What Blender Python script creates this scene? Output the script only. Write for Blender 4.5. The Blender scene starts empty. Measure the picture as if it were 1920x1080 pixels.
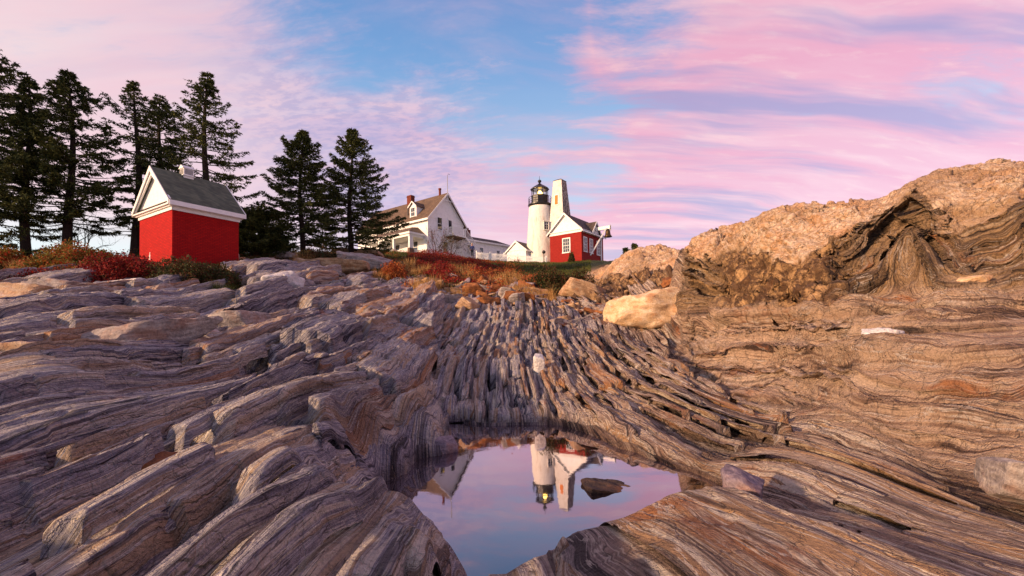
import bpy, math, random
import numpy as np
from mathutils import Vector, Matrix
R = math.radians
scene = bpy.context.scene
col = scene.collection

# ------------------------------------------------------------------ camera
H_CAM = 1.5
FPX = 853.0            # focal length in photo pixels (1920 wide): a 16 mm lens
PITCH = R(1.6); ROLL = R(0.9); SHIFT = (624.0 - 540.0 - FPX * math.tan(PITCH)) / 1920.0
cam_d = bpy.data.cameras.new("camera"); cam = bpy.data.objects.new("camera", cam_d); col.objects.link(cam)
cam_d.sensor_width = 36.0; cam_d.lens = 36.0 * FPX / 1920.0
cam_d.shift_y = SHIFT; cam_d.clip_start = 0.05; cam_d.clip_end = 6000.0
cam.matrix_world = Matrix.Translation((0, 0, H_CAM)) @ Matrix.Rotation(math.pi / 2 + PITCH, 4, 'X') @ Matrix.Rotation(-ROLL, 4, 'Z')
scene.camera = cam
CAMM = np.array(cam.matrix_world.to_3x3())

def ray(px, py):
    """direction (scaled so that its forward part is 1 metre) seen at a photo pixel"""
    d = np.array([(px - 960.0) / FPX, (540.0 - py + SHIFT * 1920.0) / FPX, -1.0])
    w = CAMM @ d
    return w / w[1]
def at(px, py, Y):
    r = ray(px, py); return Vector((r[0] * Y, Y, H_CAM + r[2] * Y))
def on_z(px, py, z):
    r = ray(px, py); Y = (z - H_CAM) / r[2]; return Vector((r[0] * Y, Y, z))

# ------------------------------------------------------------------ light
SUN_EL, SUN_AZ = R(16.0), R(-122.0)      # azimuth from +Y, clockwise: the sun stands low on the left, a little behind
SUN_STRENGTH = 4.9; SUN_COL = (1.0, 0.64, 0.38)
EXPOSURE = 0.34
sv = Vector((math.sin(SUN_AZ) * math.cos(SUN_EL), math.cos(SUN_AZ) * math.cos(SUN_EL), math.sin(SUN_EL)))
sl = bpy.data.lights.new("sun", 'SUN'); sl.energy = SUN_STRENGTH; sl.color = SUN_COL; sl.angle = R(3.0)
so = bpy.data.objects.new("sun", sl); col.objects.link(so)
so.rotation_euler = sv.to_track_quat('Z', 'Y').to_euler()
scene.view_settings.view_transform = 'Standard'; scene.view_settings.look = 'None'
scene.view_settings.exposure = EXPOSURE; scene.view_settings.gamma = 1.0
scene.cycles.max_bounces = 6; scene.cycles.use_adaptive_sampling = True
scene.cycles.adaptive_threshold = 0.015
try: scene.cycles.use_denoising = True
except Exception: pass

def lin(r, g, b):
    f = lambda c: (c / 255 / 12.92) if c / 255 <= .04045 else ((c / 255 + .055) / 1.055) ** 2.4
    return (f(r), f(g), f(b), 1.0)

class NT:
    """small node-tree helper"""
    def __init__(s, tree): s.t = tree; s.n = tree.nodes; s.l = tree.links
    def node(s, typ, **kw):
        n = s.n.new(typ)
        for k, v in kw.items(): setattr(n, k, v)
        return n
    def put(s, sock, v):
        if isinstance(v, bpy.types.NodeSocket): s.l.new(v, sock)
        elif v is not None:
            if hasattr(sock.default_value, '__len__') and not hasattr(v, '__len__'): v = [v] * len(sock.default_value)
            if hasattr(sock.default_value, '__len__') and len(sock.default_value) == 4 and len(v) == 3: v = (*v, 1)
            sock.default_value = v
    def math(s, op, a, b=None, c=None, clamp=False):
        n = s.node('ShaderNodeMath', operation=op, use_clamp=clamp)
        s.put(n.inputs[0], a); s.put(n.inputs[1], b)
        if c is not None: s.put(n.inputs[2], c)
        return n.outputs[0]
    def vec(s, op, a, b=None, scale=None):
        n = s.node('ShaderNodeVectorMath', operation=op)
        s.put(n.inputs[0], a); s.put(n.inputs[1], b)
        if scale is not None: s.put(n.inputs['Scale'], scale)
        return n.outputs['Value'] if op in ('DOT_PRODUCT', 'LENGTH', 'DISTANCE') else n.outputs[0]
    def xyz(s, x, y, z):
        n = s.node('ShaderNodeCombineXYZ'); s.put(n.inputs[0], x); s.put(n.inputs[1], y); s.put(n.inputs[2], z); return n.outputs[0]
    def sep(s, v):
        n = s.node('ShaderNodeSeparateXYZ'); s.put(n.inputs[0], v); return n.outputs
    def noise(s, v, scale, detail=4, rough=.55, dist=0.0, color=False):
        n = s.node('ShaderNodeTexNoise'); s.put(n.inputs['Vector'], v); n.inputs['Scale'].default_value = scale
        n.inputs['Detail'].default_value = detail; n.inputs['Roughness'].default_value = rough; n.inputs['Distortion'].default_value = dist
        return n.outputs['Color' if color else 'Fac']
    def vor(s, v, scale, feature='F1', out='Distance', rnd=1.0):
        n = s.node('ShaderNodeTexVoronoi', feature=feature); s.put(n.inputs['Vector'], v)
        n.inputs['Scale'].default_value = scale; n.inputs['Randomness'].default_value = rnd; return n.outputs[out]
    def step(s, v, a, b, lo=0.0, hi=1.0, smooth=True):
        n = s.node('ShaderNodeMapRange', interpolation_type='SMOOTHSTEP' if smooth else 'LINEAR', clamp=True)
        s.put(n.inputs[0], v); s.put(n.inputs[1], a); s.put(n.inputs[2], b); s.put(n.inputs[3], lo); s.put(n.inputs[4], hi)
        return n.outputs[0]
    def mix(s, f, a, b, mode='MIX'):
        n = s.node('ShaderNodeMix', data_type='RGBA', blend_type=mode)
        s.put(n.inputs[0], f); s.put(n.inputs[6], a); s.put(n.inputs[7], b); return n.outputs[2]
    def ramp(s, f, stops, interp='LINEAR'):
        n = s.node('ShaderNodeValToRGB'); n.color_ramp.interpolation = interp; s.put(n.inputs[0], f)
        e = n.color_ramp.elements
        while len(e) < len(stops): e.new(.5)
        for k, (p, c) in enumerate(stops): e[k].position = p; e[k].color = c if len(c) == 4 else (*c, 1)
        return n.outputs[0]
    def bump(s, h, strength=.5, dist=.02, normal=None):
        n = s.node('ShaderNodeBump'); s.put(n.inputs['Height'], h); n.inputs['Strength'].default_value = strength
        n.inputs['Distance'].default_value = dist
        if normal is not None: s.put(n.inputs['Normal'], normal)
        return n.outputs[0]

# ------------------------------------------------------------------ sky
world = bpy.data.worlds.new("World"); scene.world = world; world.use_nodes = True
W = NT(world.node_tree)
for n in list(W.n): W.n.remove(n)
tc = W.node('ShaderNodeTexCoord'); D = tc.outputs['Generated']
dx, dy, dz = W.sep(D)
zc = W.math('MAXIMUM', dz, 0.0)
def blob(px, py, inner, outer):
    """soft round region of the sky around the direction of a photo pixel; radii in degrees"""
    c = Vector(ray(px, py)).normalized()
    return W.step(W.vec('DOT_PRODUCT', D, tuple(c)), math.cos(R(outer)), math.cos(R(inner)))
# clear sky: blue overhead, pale at the horizon
base = W.ramp(zc, [(0.0, lin(206, 214, 224)), (.20, lin(190, 204, 224)), (.34, lin(166, 192, 220)), (.50, lin(104, 156, 208)), (.62, lin(80, 132, 194)), (1.0, lin(84, 122, 172))])
# cloud layer laid out on a plane overhead
den = W.math('ADD', zc, 0.20)
cx = W.math('DIVIDE', dx, den); cy = W.math('DIVIDE', dy, den)
P = W.xyz(cx, cy, 0.0)
def rot2(v, ang, sx, sy):
    n = W.node('ShaderNodeMapping'); W.put(n.inputs[0], v); n.inputs['Rotation'].default_value = (0, 0, ang); n.inputs['Scale'].default_value = (sx, sy, 1)
    return n.outputs[0]
warp = W.noise(P, .8, 4, .5, color=True)
Pw = W.vec('ADD', P, W.vec('SCALE', W.vec('SUBTRACT', warp, (.5, .5, .5)), scale=.38))
n1 = W.noise(rot2(Pw, R(14), .45, 1.7), 1.0, 4, .5)
n2 = W.noise(rot2(Pw, R(-16), 1.0, 3.6), 1.9, 6, .58)
n3 = W.noise(rot2(Pw, R(35), 6.0, 10.0), 3.0, 4, .6)
n4 = W.noise(rot2(Pw, R(8), .6, 4.4), 1.3, 5, .55)
n5 = W.noise(rot2(Pw, R(10), 1.6, 5.0), 4.2, 6, .65)
def vmax(*a):
    o = a[0]
    for k in a[1:]: o = W.math('MAXIMUM', o, k)
    return o
hole = vmax(blob(660, 10, 2, 13), blob(930, 50, 3, 14), blob(1220, 10, 1, 9), W.math('MULTIPLY', blob(930, 190, 2, 11), .85), W.math('MULTIPLY', blob(1080, 285, 2, 9), .7))
mott = blob(700, 235, 7, 17)
side = W.math('MAXIMUM', W.step(dx, .0, .38), W.step(dx, -.15, -.55))
low = W.step(zc, .25, .42, 1.0, 0.0)
bias = W.math('ADD', W.math('ADD', W.math('MULTIPLY', side, .30), W.math('MULTIPLY', low, .22)), .30)
bias = W.math('SUBTRACT', bias, W.math('MULTIPLY', hole, .50))
bias = W.math('ADD', bias, W.math('MULTIPLY', mott, .22))
bias = W.math('SUBTRACT', bias, W.math('MULTIPLY', blob(1850, 150, 1, 7), .3))
bias = W.math('SUBTRACT', bias, W.math('MULTIPLY', blob(1130, 380, 1, 7), .12))
nn = W.math('ADD', W.math('MULTIPLY', W.math('SUBTRACT', n1, .5), 1.5), W.math('MULTIPLY', W.math('SUBTRACT', n2, .5), 1.1))
nn = W.math('ADD', nn, W.math('MULTIPLY', W.math('SUBTRACT', n5, .5), .9))
cloud = W.step(W.math('ADD', nn, bias), -.26, .50)
fine = W.step(n3, .40, .62)
# cloud colours: peach on the sun's side, lilac in the middle, rose on the far side, mauve underneath
ccol = W.ramp(W.step(dx, -.8, .7, smooth=False), [(0.0, lin(252, 216, 202)), (.16, lin(238, 204, 208)), (.34, lin(200, 178, 208)), (.50, lin(234, 190, 204)), (.64, lin(244, 174, 186)), (1.0, lin(243, 164, 178))])
ccol = W.mix(W.math('MULTIPLY', W.step(n2, .44, .66), .55), ccol, lin(252, 200, 200))
ccol = W.mix(W.math('MULTIPLY', W.step(n4, .40, .58), W.step(dx, -.3, .1, .12, .42)), ccol, lin(238, 132, 160))
ccol = W.mix(W.math('MULTIPLY', W.step(n5, .50, .72), W.step(dx, -.1, .3, .2, .45)), ccol, lin(255, 206, 196))
mauve = lin(162, 138, 182)
under = W.math('MULTIPLY', W.step(W.noise(rot2(Pw, R(-4), .5, 3.6), 1.2, 5, .55), .47, .63), W.step(dx, -.1, .35, .15, .9))
ccol = W.mix(under, ccol, mauve)
ccol = W.mix(W.math('MULTIPLY', W.math('MULTIPLY', fine, mott), .5), ccol, lin(158, 146, 192))
ccol = W.mix(W.math('MULTIPLY', W.math('MULTIPLY', W.step(zc, .20, .42, 1.0, 0.0), W.step(dx, -.65, -.15, 1.0, 0.0)), .75), ccol, lin(252, 204, 204))
veil = W.step(W.noise(rot2(Pw, R(24), .8, 2.6), 1.7, 6, .6), .44, .68, .06, .38)
skyc = W.mix(W.math('MAXIMUM', W.math('MULTIPLY', cloud, .95), veil), base, ccol)
# pale, slightly green band at the horizon on the left; ground side stays dim
skyc = W.mix(W.math('MULTIPLY', W.step(zc, .13, .24, .9, 0.0), W.step(dx, -.6, -.25, 1.0, 0.0)), skyc, lin(224, 236, 236))
# behind the camera the dusk sky is a dimmer blue
skyc = W.mix(W.math('MULTIPLY', W.step(dy, .10, -.45), .85), skyc, W.mix(W.step(n1, .4, .65, 0, .5), lin(112, 128, 170), lin(170, 150, 172)))
skyc = W.mix(W.step(dz, -.03, 0.0, 1.0, 0.0), skyc, (.12, .10, .10, 1))
ns = W.node('ShaderNodeTexSky', sky_type='NISHITA'); ns.sun_disc = False; ns.sun_elevation = SUN_EL; ns.sun_rotation = SUN_AZ
ns.altitude = 10
b1 = W.node('ShaderNodeBackground'); W.put(b1.inputs[0], skyc); b1.inputs[1].default_value = .72
b2 = W.node('ShaderNodeBackground'); W.put(b2.inputs[0], ns.outputs[0]); b2.inputs[1].default_value = .05
ad = W.node('ShaderNodeAddShader'); W.l.new(b1.outputs[0], ad.inputs[0]); W.l.new(b2.outputs[0], ad.inputs[1])
wo = W.node('ShaderNodeOutputWorld'); W.l.new(ad.outputs[0], wo.inputs[0])
world.cycles.sampling_method = 'MANUAL'; world.cycles.sample_map_resolution = 1024

# ------------------------------------------------------------------ tagging
def tag(o, label=None, cat=None, group=None, kind=None):
    for k, v in (('label', label), ('category', cat), ('group', group), ('kind', kind)):
        if v is not None: o[k] = v
    return o
def empty(name, loc=(0, 0, 0), rz=0.0):
    o = bpy.data.objects.new(name, None); col.objects.link(o); o.location = loc; o.rotation_euler = (0, 0, rz); return o
def mesh_np(name, V, F, mat=None, parent=None, smooth=False, attrs=None, tris=False):
    """V (n,3) floats, F (m,k) ints, all faces with k corners"""
    me = bpy.data.meshes.new(name); V = np.asarray(V, np.float32); F = np.asarray(F, np.int32)
    me.vertices.add(len(V)); me.vertices.foreach_set('co', V.ravel())
    k = F.shape[1]; me.loops.add(F.size); me.loops.foreach_set('vertex_index', F.ravel())
    me.polygons.add(len(F)); me.polygons.foreach_set('loop_start', np.arange(0, F.size, k, dtype=np.int32))
    me.polygons.foreach_set('loop_total', np.full(len(F), k, np.int32))
    if smooth: me.polygons.foreach_set('use_smooth', np.ones(len(F), bool))
    me.update(calc_edges=True)
    for an, data in (attrs or {}).items():
        a = me.attributes.new(an, 'FLOAT_VECTOR', 'POINT'); a.data.foreach_set('vector', np.asarray(data, np.float32).ravel())
    o = bpy.data.objects.new(name, me); col.objects.link(o)
    if mat: me.materials.append(mat)
    if parent: o.parent = parent
    return o
def new_mat(name):
    m = bpy.data.materials.new(name); m.use_nodes = True; N = NT(m.node_tree)
    b = N.n['Principled BSDF']; return m, N, b

# ------------------------------------------------------------------ numpy noise
def _hash(i, j, seed):
    h = (i.astype(np.int64) * 374761393 + j.astype(np.int64) * 668265263 + seed * 1442695041) & 0xffffffff
    h = ((h ^ (h >> 13)) * 1274126177) & 0xffffffff
    return ((h ^ (h >> 16)) & 0xffffff).astype(np.float32) / float(0xffffff)
def vnoise(x, y, seed=0):
    """value noise in -1..1"""
    i = np.floor(x); j = np.floor(y); fx = (x - i).astype(np.float32); fy = (y - j).astype(np.float32)
    fx = fx * fx * (3 - 2 * fx); fy = fy * fy * (3 - 2 * fy); i = i.astype(np.int64); j = j.astype(np.int64)
    a = _hash(i, j, seed); b = _hash(i + 1, j, seed); c = _hash(i, j + 1, seed); d = _hash(i + 1, j + 1, seed)
    return ((a + (b - a) * fx) * (1 - fy) + (c + (d - c) * fx) * fy) * 2 - 1
def fbm(x, y, oct=4, seed=0, gain=.5):
    s = 0; a = 1.0; t = 0
    for k in range(oct):
        s = s + a * vnoise(x * 2 ** k + 17.3 * k, y * 2 ** k - 9.1 * k, seed + k); t += a; a *= gain
    return s / t
def sst(x, a, b):
    t = np.clip((x - a) / (b - a), 0, 1); return t * t * (3 - 2 * t)
# ------------------------------------------------------------------ terrain: base shape
POOLPX = [(852,794),(900,801),(960,800),(1030,797),(1100,815),(1150,840),(1230,868),(1290,889),(1335,912),(1372,934),(1340,975),(1290,992),
          (1230,1008),(1180,1020),(1110,1032),(1045,1038),(978,1062),(945,1200),(925,1200),(903,1080),(850,1025),(790,1004),(748,1008),(714,1050),(692,1045),
          (705,1000),(728,955),(733,905),(768,890),(795,862),(832,856),(858,842),(846,815)]
POOL = np.array([[*on_z(px, py, 0.0)[:2]] for px, py in POOLPX])
POOL2 = np.array([[*on_z(px, py, 0.02)[:2]] for px, py in [(800,752),(900,742),(1000,748),(1060,757),(1010,768),(930,772),(830,778),(795,790),(770,775)]])
POOL3 = np.array([[*on_z(px, py, 0.04)[:2]] for px, py in [(1205,737),(1260,738),(1320,742),(1290,750),(1230,747)]])
def sdf(poly, x, y):
    d = np.full(x.shape, 1e9); inside = np.zeros(x.shape, bool); n = len(poly)
    for i in range(n):
        ax, ay = poly[i]; bx, by = poly[(i + 1) % n]; ex, ey = bx - ax, by - ay
        t = np.clip(((x - ax) * ex + (y - ay) * ey) / (ex * ex + ey * ey), 0, 1)
        d = np.minimum(d, np.hypot(x - ax - t * ex, y - ay - t * ey))
        c = (ay > y) != (by > y)
        inside ^= c & (x < (bx - ax) * (y - ay) / (by - ay + 1e-12) + ax)
    return np.where(inside, -d, d)

CP = []   # control points of the ground: world x, y, z
def cp(px, *prs):
    for py, Y in prs:
        v = at(px, py, Y); CP.append((v.x, v.y, v.z))
def cw(*p): CP.extend(p)
cp(-350, (900,3.0),(740,6.0),(640,10),(560,15),(505,22),(488,32))
cp(-120, (1000,2.6),(780,4.6),(690,6.5),(600,11),(540,16),(495,24),(486,34))
cp(60, (1080,2.25),(960,2.9),(830,3.7),(735,5.0),(670,6.8),(610,9.5),(565,13),(530,17),(495,23),(483,32))
cp(350, (1080,2.05),(950,2.8),(850,3.9),(750,6.0),(650,9.5),(600,13),(560,16),(522,19),(498,22),(486,30))
cp(560, (1080,1.9),(950,2.7),(850,3.8),(750,5.7),(650,9.6),(590,13.5),(540,19),(512,25),(481,33),(478,45))
cp(700, (1075,2.2),(960,2.9),(900,3.5),(800,5.4),(700,8.2),(620,12.5),(560,19),(520,27),(482,38),(482,60))
cp(840, (745,8.6),(700,9.6),(640,13),(580,18),(540,24),(505,34),(488,48),(482,60))
cp(1000, (770,7.9),(735,8.9),(700,9.8),(650,12.5),(600,16),(562,21),(538,27),(508,42),(496,62))
cp(1100, (765,7.6),(700,9.8),(650,12.5),(608,15.5),(572,20),(540,28),(506,42),(492,62))
cp(1180, (795,6.4),(760,7.6),(712,9.4),(660,12.2),(620,14.6),(585,18),(548,21.5),(510,23.5),(474,26))
cp(1255, (760,7.4),(715,9.2),(665,11.8),(625,14),(590,16.5),(555,19.0),(505,21),(478,23))
cp(1330, (870,5.0),(800,6.2),(752,8.0),(700,9.4),(650,11.2),(612,12.6),(592,13.2),(540,13.6),(480,14.0),(441,15.0))
cp(1270, (600,14.2),(540,14.8),(468,15.4))
cp(1450, (870,4.2),(810,5.8),(770,7.0),(720,7.8),(690,8.4),(650,9.6),(620,10.8),(540,11.3),(450,12.0),(393,13.2))
cp(1600, (920,3.5),(870,4.3),(828,5.15),(760,5.5),(700,6.0),(650,6.8),(600,8.0),(560,9.3),(530,9.9),(450,10.4),(400,11.0),(379,12.0))
cp(1680, (540,9.3),(450,9.8),(375,11.0))
cp(1750, (980,3.0),(920,3.8),(880,4.35),(830,4.6),(760,4.9),(700,5.3),(650,5.8),(600,6.8),(560,8.0),(545,8.5),(480,8.9),(405,9.3),(338,10.2))
cp(1900, (1000,2.85),(930,3.65),(850,4.05),(750,4.4),(680,4.85),(620,5.7),(570,6.9),(545,7.5),(480,7.9),(405,8.3),(336,9.2))
cp(2150, (1050,2.7),(950,3.4),(850,3.7),(700,4.3),(600,5.4),(540,6.8),(440,7.4),(300,8.5))
cp(2500, (1050,2.6),(850,3.5),(650,4.6),(520,6.2),(330,7.2),(250,8.5))
cp(1370, (960,3.0),(1000,2.6),(1080,2.1)); cp(1260, (975,2.85),(1080,2.1)); cp(1140, (1005,2.9),(1080,2.3)); cp(1040, (1012,2.85),(1080,2.35))
cp(1520, (960,3.1),(1080,2.1)); cp(1700, (1080,2.1))
cp(800, (980,2.95),(1080,2.25)); cp(640, (1000,2.6),(1080,2.1)); cp(480, (1000,2.4))
# plateau, slopes behind the ridge and what lies beside and behind the camera
cw((-60,45,7.5),(-45,30,6.8),(-60,80,8),(-20,62,11.6),(-10,80,11.4),(0,80,11),(12,64,11.2),(20,80,10),(40,80,7),(20,50,9.0),(14,36,7.0),(26,36,5.5),
   (11,27,5.6),(16,24,4.0),(14,17,3.8),(10,18,3.9),(19,12,3.5),(17,9,3.6),(24,20,2.5),(40,40,3.5),(60,60,5),(-30,62,10.5),(-45,62,9.5),(-30,40,8.2),
   (-18,10,3.1),(-12,5,1.7),(-9,2,1.2),(-6,-.5,.7),(-3,-.6,.35),(0,-.8,.2),(1.5,-.6,.25),(3,-.5,.5),(6,0,1.4),(9,2,3.2),(12,5,4.2),(-26,18,4.8),(20,5,4.5),
   (-1.2,1.0,.42),(0,1.2,.3),(1,1.2,.32),(2.2,1.2,.4),(4.2,1.6,.7),(-3,1,.6),(-20,3,1.6),(0,30,4.75),(2.2,24,3.4))
CP = np.array(CP)
def lp(x, y):
    r = y + 3.0; return x / r * 2.2, np.log(r)
cu, cv = lp(CP[:, 0], CP[:, 1])
def tps(r2): return np.where(r2 > 1e-12, r2 * np.log(np.maximum(r2, 1e-12)), 0)
n = len(CP)
K = tps((cu[:, None] - cu) ** 2 + (cv[:, None] - cv) ** 2) + np.eye(n) * 2e-3
Pm = np.c_[np.ones(n), cu, cv]
RHS_SC = CP[:, 1] + 3.0          # interpolate height over distance: keeps far and near points equally weighted
sol = np.linalg.solve(np.block([[K, Pm], [Pm.T, np.zeros((3, 3))]]), np.r_[(CP[:, 2] - H_CAM) / RHS_SC, 0, 0, 0])
def base_h(x, y):
    u, v = lp(x, y); out = np.zeros(x.size); uf, vf = u.ravel(), v.ravel()
    for a in range(0, x.size, 60000):
        s = slice(a, a + 60000)
        out[s] = tps((uf[s, None] - cu) ** 2 + (vf[s, None] - cv) ** 2) @ sol[:n] + sol[n] + sol[n + 1] * uf[s] + sol[n + 2] * vf[s]
    return out.reshape(x.shape) * (y + 3.0) + H_CAM

def bed_xy(x, y):
    """across-bedding coordinate: the beds strike away from the camera and swing left beside the pool"""
    w = sst(x, -.6, 2.4) * (1 - sst(x, 2.6, 5.6)); yy = np.clip(y, 0, 9.5)
    return x + .22 * w * (yy - 5.5) + .22 * fbm(x * .30, y * .16, 2, 5) * np.clip(y / 6, .6, 2.0)
def interp(x, xs, ys): return np.interp(x, xs, ys)
def ridge_w(x, y):
    """1 on the folded rock bank right of the trench, 0 elsewhere"""
    tr = interp(y, [0, 3.6, 5.2, 7.1, 8.2, 9.5, 12.5, 14.2, 16, 19], [3.2, 3.95, 3.95, 4.0, 3.7, 3.6, 4.4, 5.0, 6.2, 30])
    return sst(x - tr, -.05, .35), x - tr
def blocks(b, t, lam, L, seed, edge=.06, tilt=.9, gr=.08):
    """plank-like beds of width lam broken along their length L. Every bed dips the same way: gentle on the left, steep on the right.
    returns height in units of the bed thickness, and the joints between planks (1 in a joint)"""
    i = np.floor(b / lam); fb = b / lam - i; ii = i.astype(np.int64)
    ri = _hash(ii, ii * 0, seed)
    tt = t / (L * (.55 + .9 * ri)) + ri * 13.7 + .25 * (fb - .5); j = np.floor(tt); ft = tt - j; jj = j.astype(np.int64)
    h = _hash(ii, jj, seed + 1); h2 = _hash(ii, jj + 1, seed + 1)
    hh = h + (h2 - h) * sst(ft, 1 - edge, 1)
    tl = tilt * (.5 + _hash(ii, jj, seed + 2)); rise = _hash(ii, jj, seed + 3) - .5
    g = np.maximum(np.exp(-(fb / gr) ** 2), np.exp(-((1 - fb) / (gr * .5)) ** 2)) * (.3 + .7 * _hash(ii, jj * 0, seed + 4))
    g = np.maximum(g, .6 * np.exp(-((ft - 1 + edge * .5) / (edge * .5)) ** 2))
    return hh - .5 + tl * (fb - .5) + .35 * rise * (ft - .5), g
ZC_Q = [.30,.36,.445,.515,.61,.70,.80,.885,.905,.97,1.02,1.10,1.3,2.0]
ZC_Z = [4.2,4.3,3.75,4.0,2.95,3.6,4.1,4.75,4.5,3.35,3.45,3.85,4.0,3.8]
def fold(q):
    return interp(q, [.2,.40,.5,.62,.75,.88,.93,1.0,1.08,1.2,1.6], [.9,.35,-.5,-.95,-.1,1.15,.6,-.25,-.15,.45,.6])
def surface(x, y):
    """final ground height with rock relief, plus the attributes the rock material reads"""
    z0 = base_h(x, y); q = x / np.maximum(y, .5)
    rw, dtr = ridge_w(x, y)
    soil = sst(y + 3 * fbm(x * .3, y * .3, 3, 91), *(24., 30.)) * (1 - sst(x / np.maximum(y, 1), .13, .2))
    soil = np.maximum(soil, sst(y + 2 * fbm(x * .4, y * .4, 3, 92), 36, 44) * (x < 60))
    soil = np.maximum(soil, sst(y + 1.5 * fbm(x * .4, y * .4, 3, 93), 15.6, 16.8) * (1 - sst(x / y, -.64, -.56)))
    b = bed_xy(x, y); t = y + .3 * fbm(x * .5, y * .5, 2, 7)
    k = np.clip(y / 7.0, .55, 2.2)
    bw = b + .13 * fbm(b * .6, t * .28, 2, 11) + .012 * fbm(b * 5, t * 2.2, 3, 12)
    tw = t + .25 * fbm(b * .9, t * .6, 3, 13)
    left = 1 - sst(x / np.maximum(y, 1) + .08 * fbm(x * .4, y * .4, 2, 14), -.34, -.02)
    B1, g1 = blocks(bw + 40, tw, 1.05, 3.2, 21, .05, .95, .05); B2, g2 = blocks(bw + .25 * tw * 0 + 20, tw * 1.1, .40, 1.5, 31, .06, .8, .07)
    B3 = vnoise(bw * 7, tw * 1.5, 41)
    amp = (.16 + .84 * left) * np.clip(.65 + .7 * fbm(x * .25, y * .2, 2, 61), .3, 1.15)
    dk = np.clip(y / 5, .75, 1.9)
    rel = .40 * B1 * amp * dk - .16 * g1 * amp * dk + (.17 * B2 - .07 * g2) * (.45 + .55 * left) * dk ** .6
    # low scarps running across the middle slope
    sc = tw * .8 + .5 * fbm(x * .5, y * .5, 3, 15) + .25 * _hash(np.floor(bw / .4).astype(np.int64), np.zeros(bw.shape, np.int64), 16); fs = sc - np.floor(sc)
    rel += (1 - left) * sst(y, 6.8, 9) * .20 * dk * (.5 - fs + sst(fs, .86, .98) ) * (1 - sst(x / np.maximum(y, 1), .30, .42))
    rel += .05 * fbm(x * 1.6, y * 1.1, 3, 71) 
    B2 = B2 + .5
    # cross joints: low steps facing the camera on the middle slope
    rel += .06 * (B2 - .4) * sst(y, 6.5, 9) * (1 - left)
    smooth_slab = sst(x, .9, 1.6) * (1 - sst(x, 3.9, 4.3)) * (1 - sst(y, 8.2, 10)) * sst(y, 2.2, 3.6)
    rel = rel * (1 - .55 * smooth_slab)
    # folded bank: ledges that follow the folded beds
    f = fold(q) * sst(z0, 1.9, 3.3) * sst(y, 5, 8)
    zb = z0 - f + .20 * fbm(x * .5, y * .5, 2, 81) + .03 * fbm(x * 2.5, y * 2.5, 3, 82)
    def stair(v, lam, sharp):
        i = np.floor(v / lam); fr = v / lam - i
        return (sst(fr, .5 - sharp, .5 + sharp) - fr) * lam
    gul = fbm(x * 1.2 + 3, y * 1.2, 3, 85)
    relr = .9 * stair(zb, .42, .10) + .4 * stair(zb + .05 * gul, .15, .12)
    relr *= np.clip(.7 + .8 * fbm(x * .6, y * .6, 2, 86), .2, 1.2)
    relr += .20 * fbm(x * .8, y * .8, 3, 83)
    capz = interp(q, ZC_Q, ZC_Z) + .35 * fbm(x * 1.3, y * 1.3, 4, 87)
    cap = sst(z0, capz - .06, capz + .06) * rw * sst(y, 6.2, 7.4)
    cap2 = sst(q, .10, .135) * (1 - sst(q, .405, .43)) * sst(y, 19.5, 20.5) * (1 - sst(y, 40, 45))
    cz = 3.95 + .035 * (y - 20) + .30 * fbm(x * .9, y * .9, 4, 88)
    cap2m = cap2 * sst(z0, cz + .2, cz + .45)
    lump = np.abs(fbm(x * 1.6, y * 1.6, 4, 89))
    relc = .24 * fbm(x * .9, y * .9, 3, 90) - .10 * lump
    cgl = (rw * sst(q, .42, .5) * (1 - sst(q, .68, .76)) * sst(z0, 1.7, 2.2) * (1 - cap)) + cap2 * (1 - cap2m)
    relcg = .40 * (np.abs(fbm(x * 1.7, y * 1.7 + z0 * 1.2, 5, 95, .6)) * 2 - .5)
    rr = relr * (1 - cap) + relc * cap
    rr = rr * (1 - .75 * cgl * (rw > .5)) + relcg * cgl * (rw > .5)
    relL = rel * (1 - cap2) + (relc * 1.3 * cap2m + relcg * 1.3 * (1 - cap2m)) * cap2
    rel = relL * (1 - rw) + rr * rw
    # trench between slabs and bank, dark cleft under the cliff
    rel -= .16 * np.exp(-(dtr / .13) ** 2) * sst(y, 2.5, 4) * (1 - sst(y, 10, 12))
    rel = rel * (1 - .85 * soil) + soil * .25 * fbm(x * .7, y * .7, 4, 97)
    pz_ = (1 - rw) * (1 - cap2) * (1 - soil)
    rel = rel * (1 - .75 * pz_) - .06 * pz_
    z = z0 + rel * np.clip(y / 3.0 + .1, .35, 1)
    # pools
    wob = .10 * fbm(x * 2.2, y * 2.2, 3, 98) + .04 * B3
    d = sdf(POOL, x, y) + wob * .8 - .08
    bank = .02 + 1.3 * np.maximum(d, 0) ** .85
    z = np.where(d > 0, np.minimum(np.maximum(z, .035 + .10 * np.minimum(d, 1.2)), np.where(d < .6, bank + np.maximum(z - bank, 0) * sst(d, .02, .35), z)), np.maximum(-.45, 1.1 * d) - .0)
    for pl, wz in ((POOL2, .02), (POOL3, .04)):
        d2 = sdf(pl, x, y) + wob * .7
        z = np.where(d2 < 0, np.minimum(z, wz + d2), np.where(d2 < .5, wz + (z - wz) * sst(d2, -.1, .5), z))
    tan = sst(x / np.maximum(y, 1) + .12 * fbm(x * .4, y * .3, 3, 99), -.25, .35)
    bedc = np.where(rw > .5, zb * 1.6 + 60, bw + .12 * (z - z0))
    tt = np.where(rw > .5, x * .7 + y * .7, t)
    surface.aux = (bw, tw, f, rw, np.maximum(cap, cap2m), soil, cgl, smooth_slab)
    return z, z0, np.stack([bedc, tt, rw], -1), np.stack([np.maximum(cap, cap2m), soil, tan], -1), cgl, d
def hashi(v, seed): return _hash(np.floor(v).astype(np.int64), np.zeros(v.shape, np.int64), seed)
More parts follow.
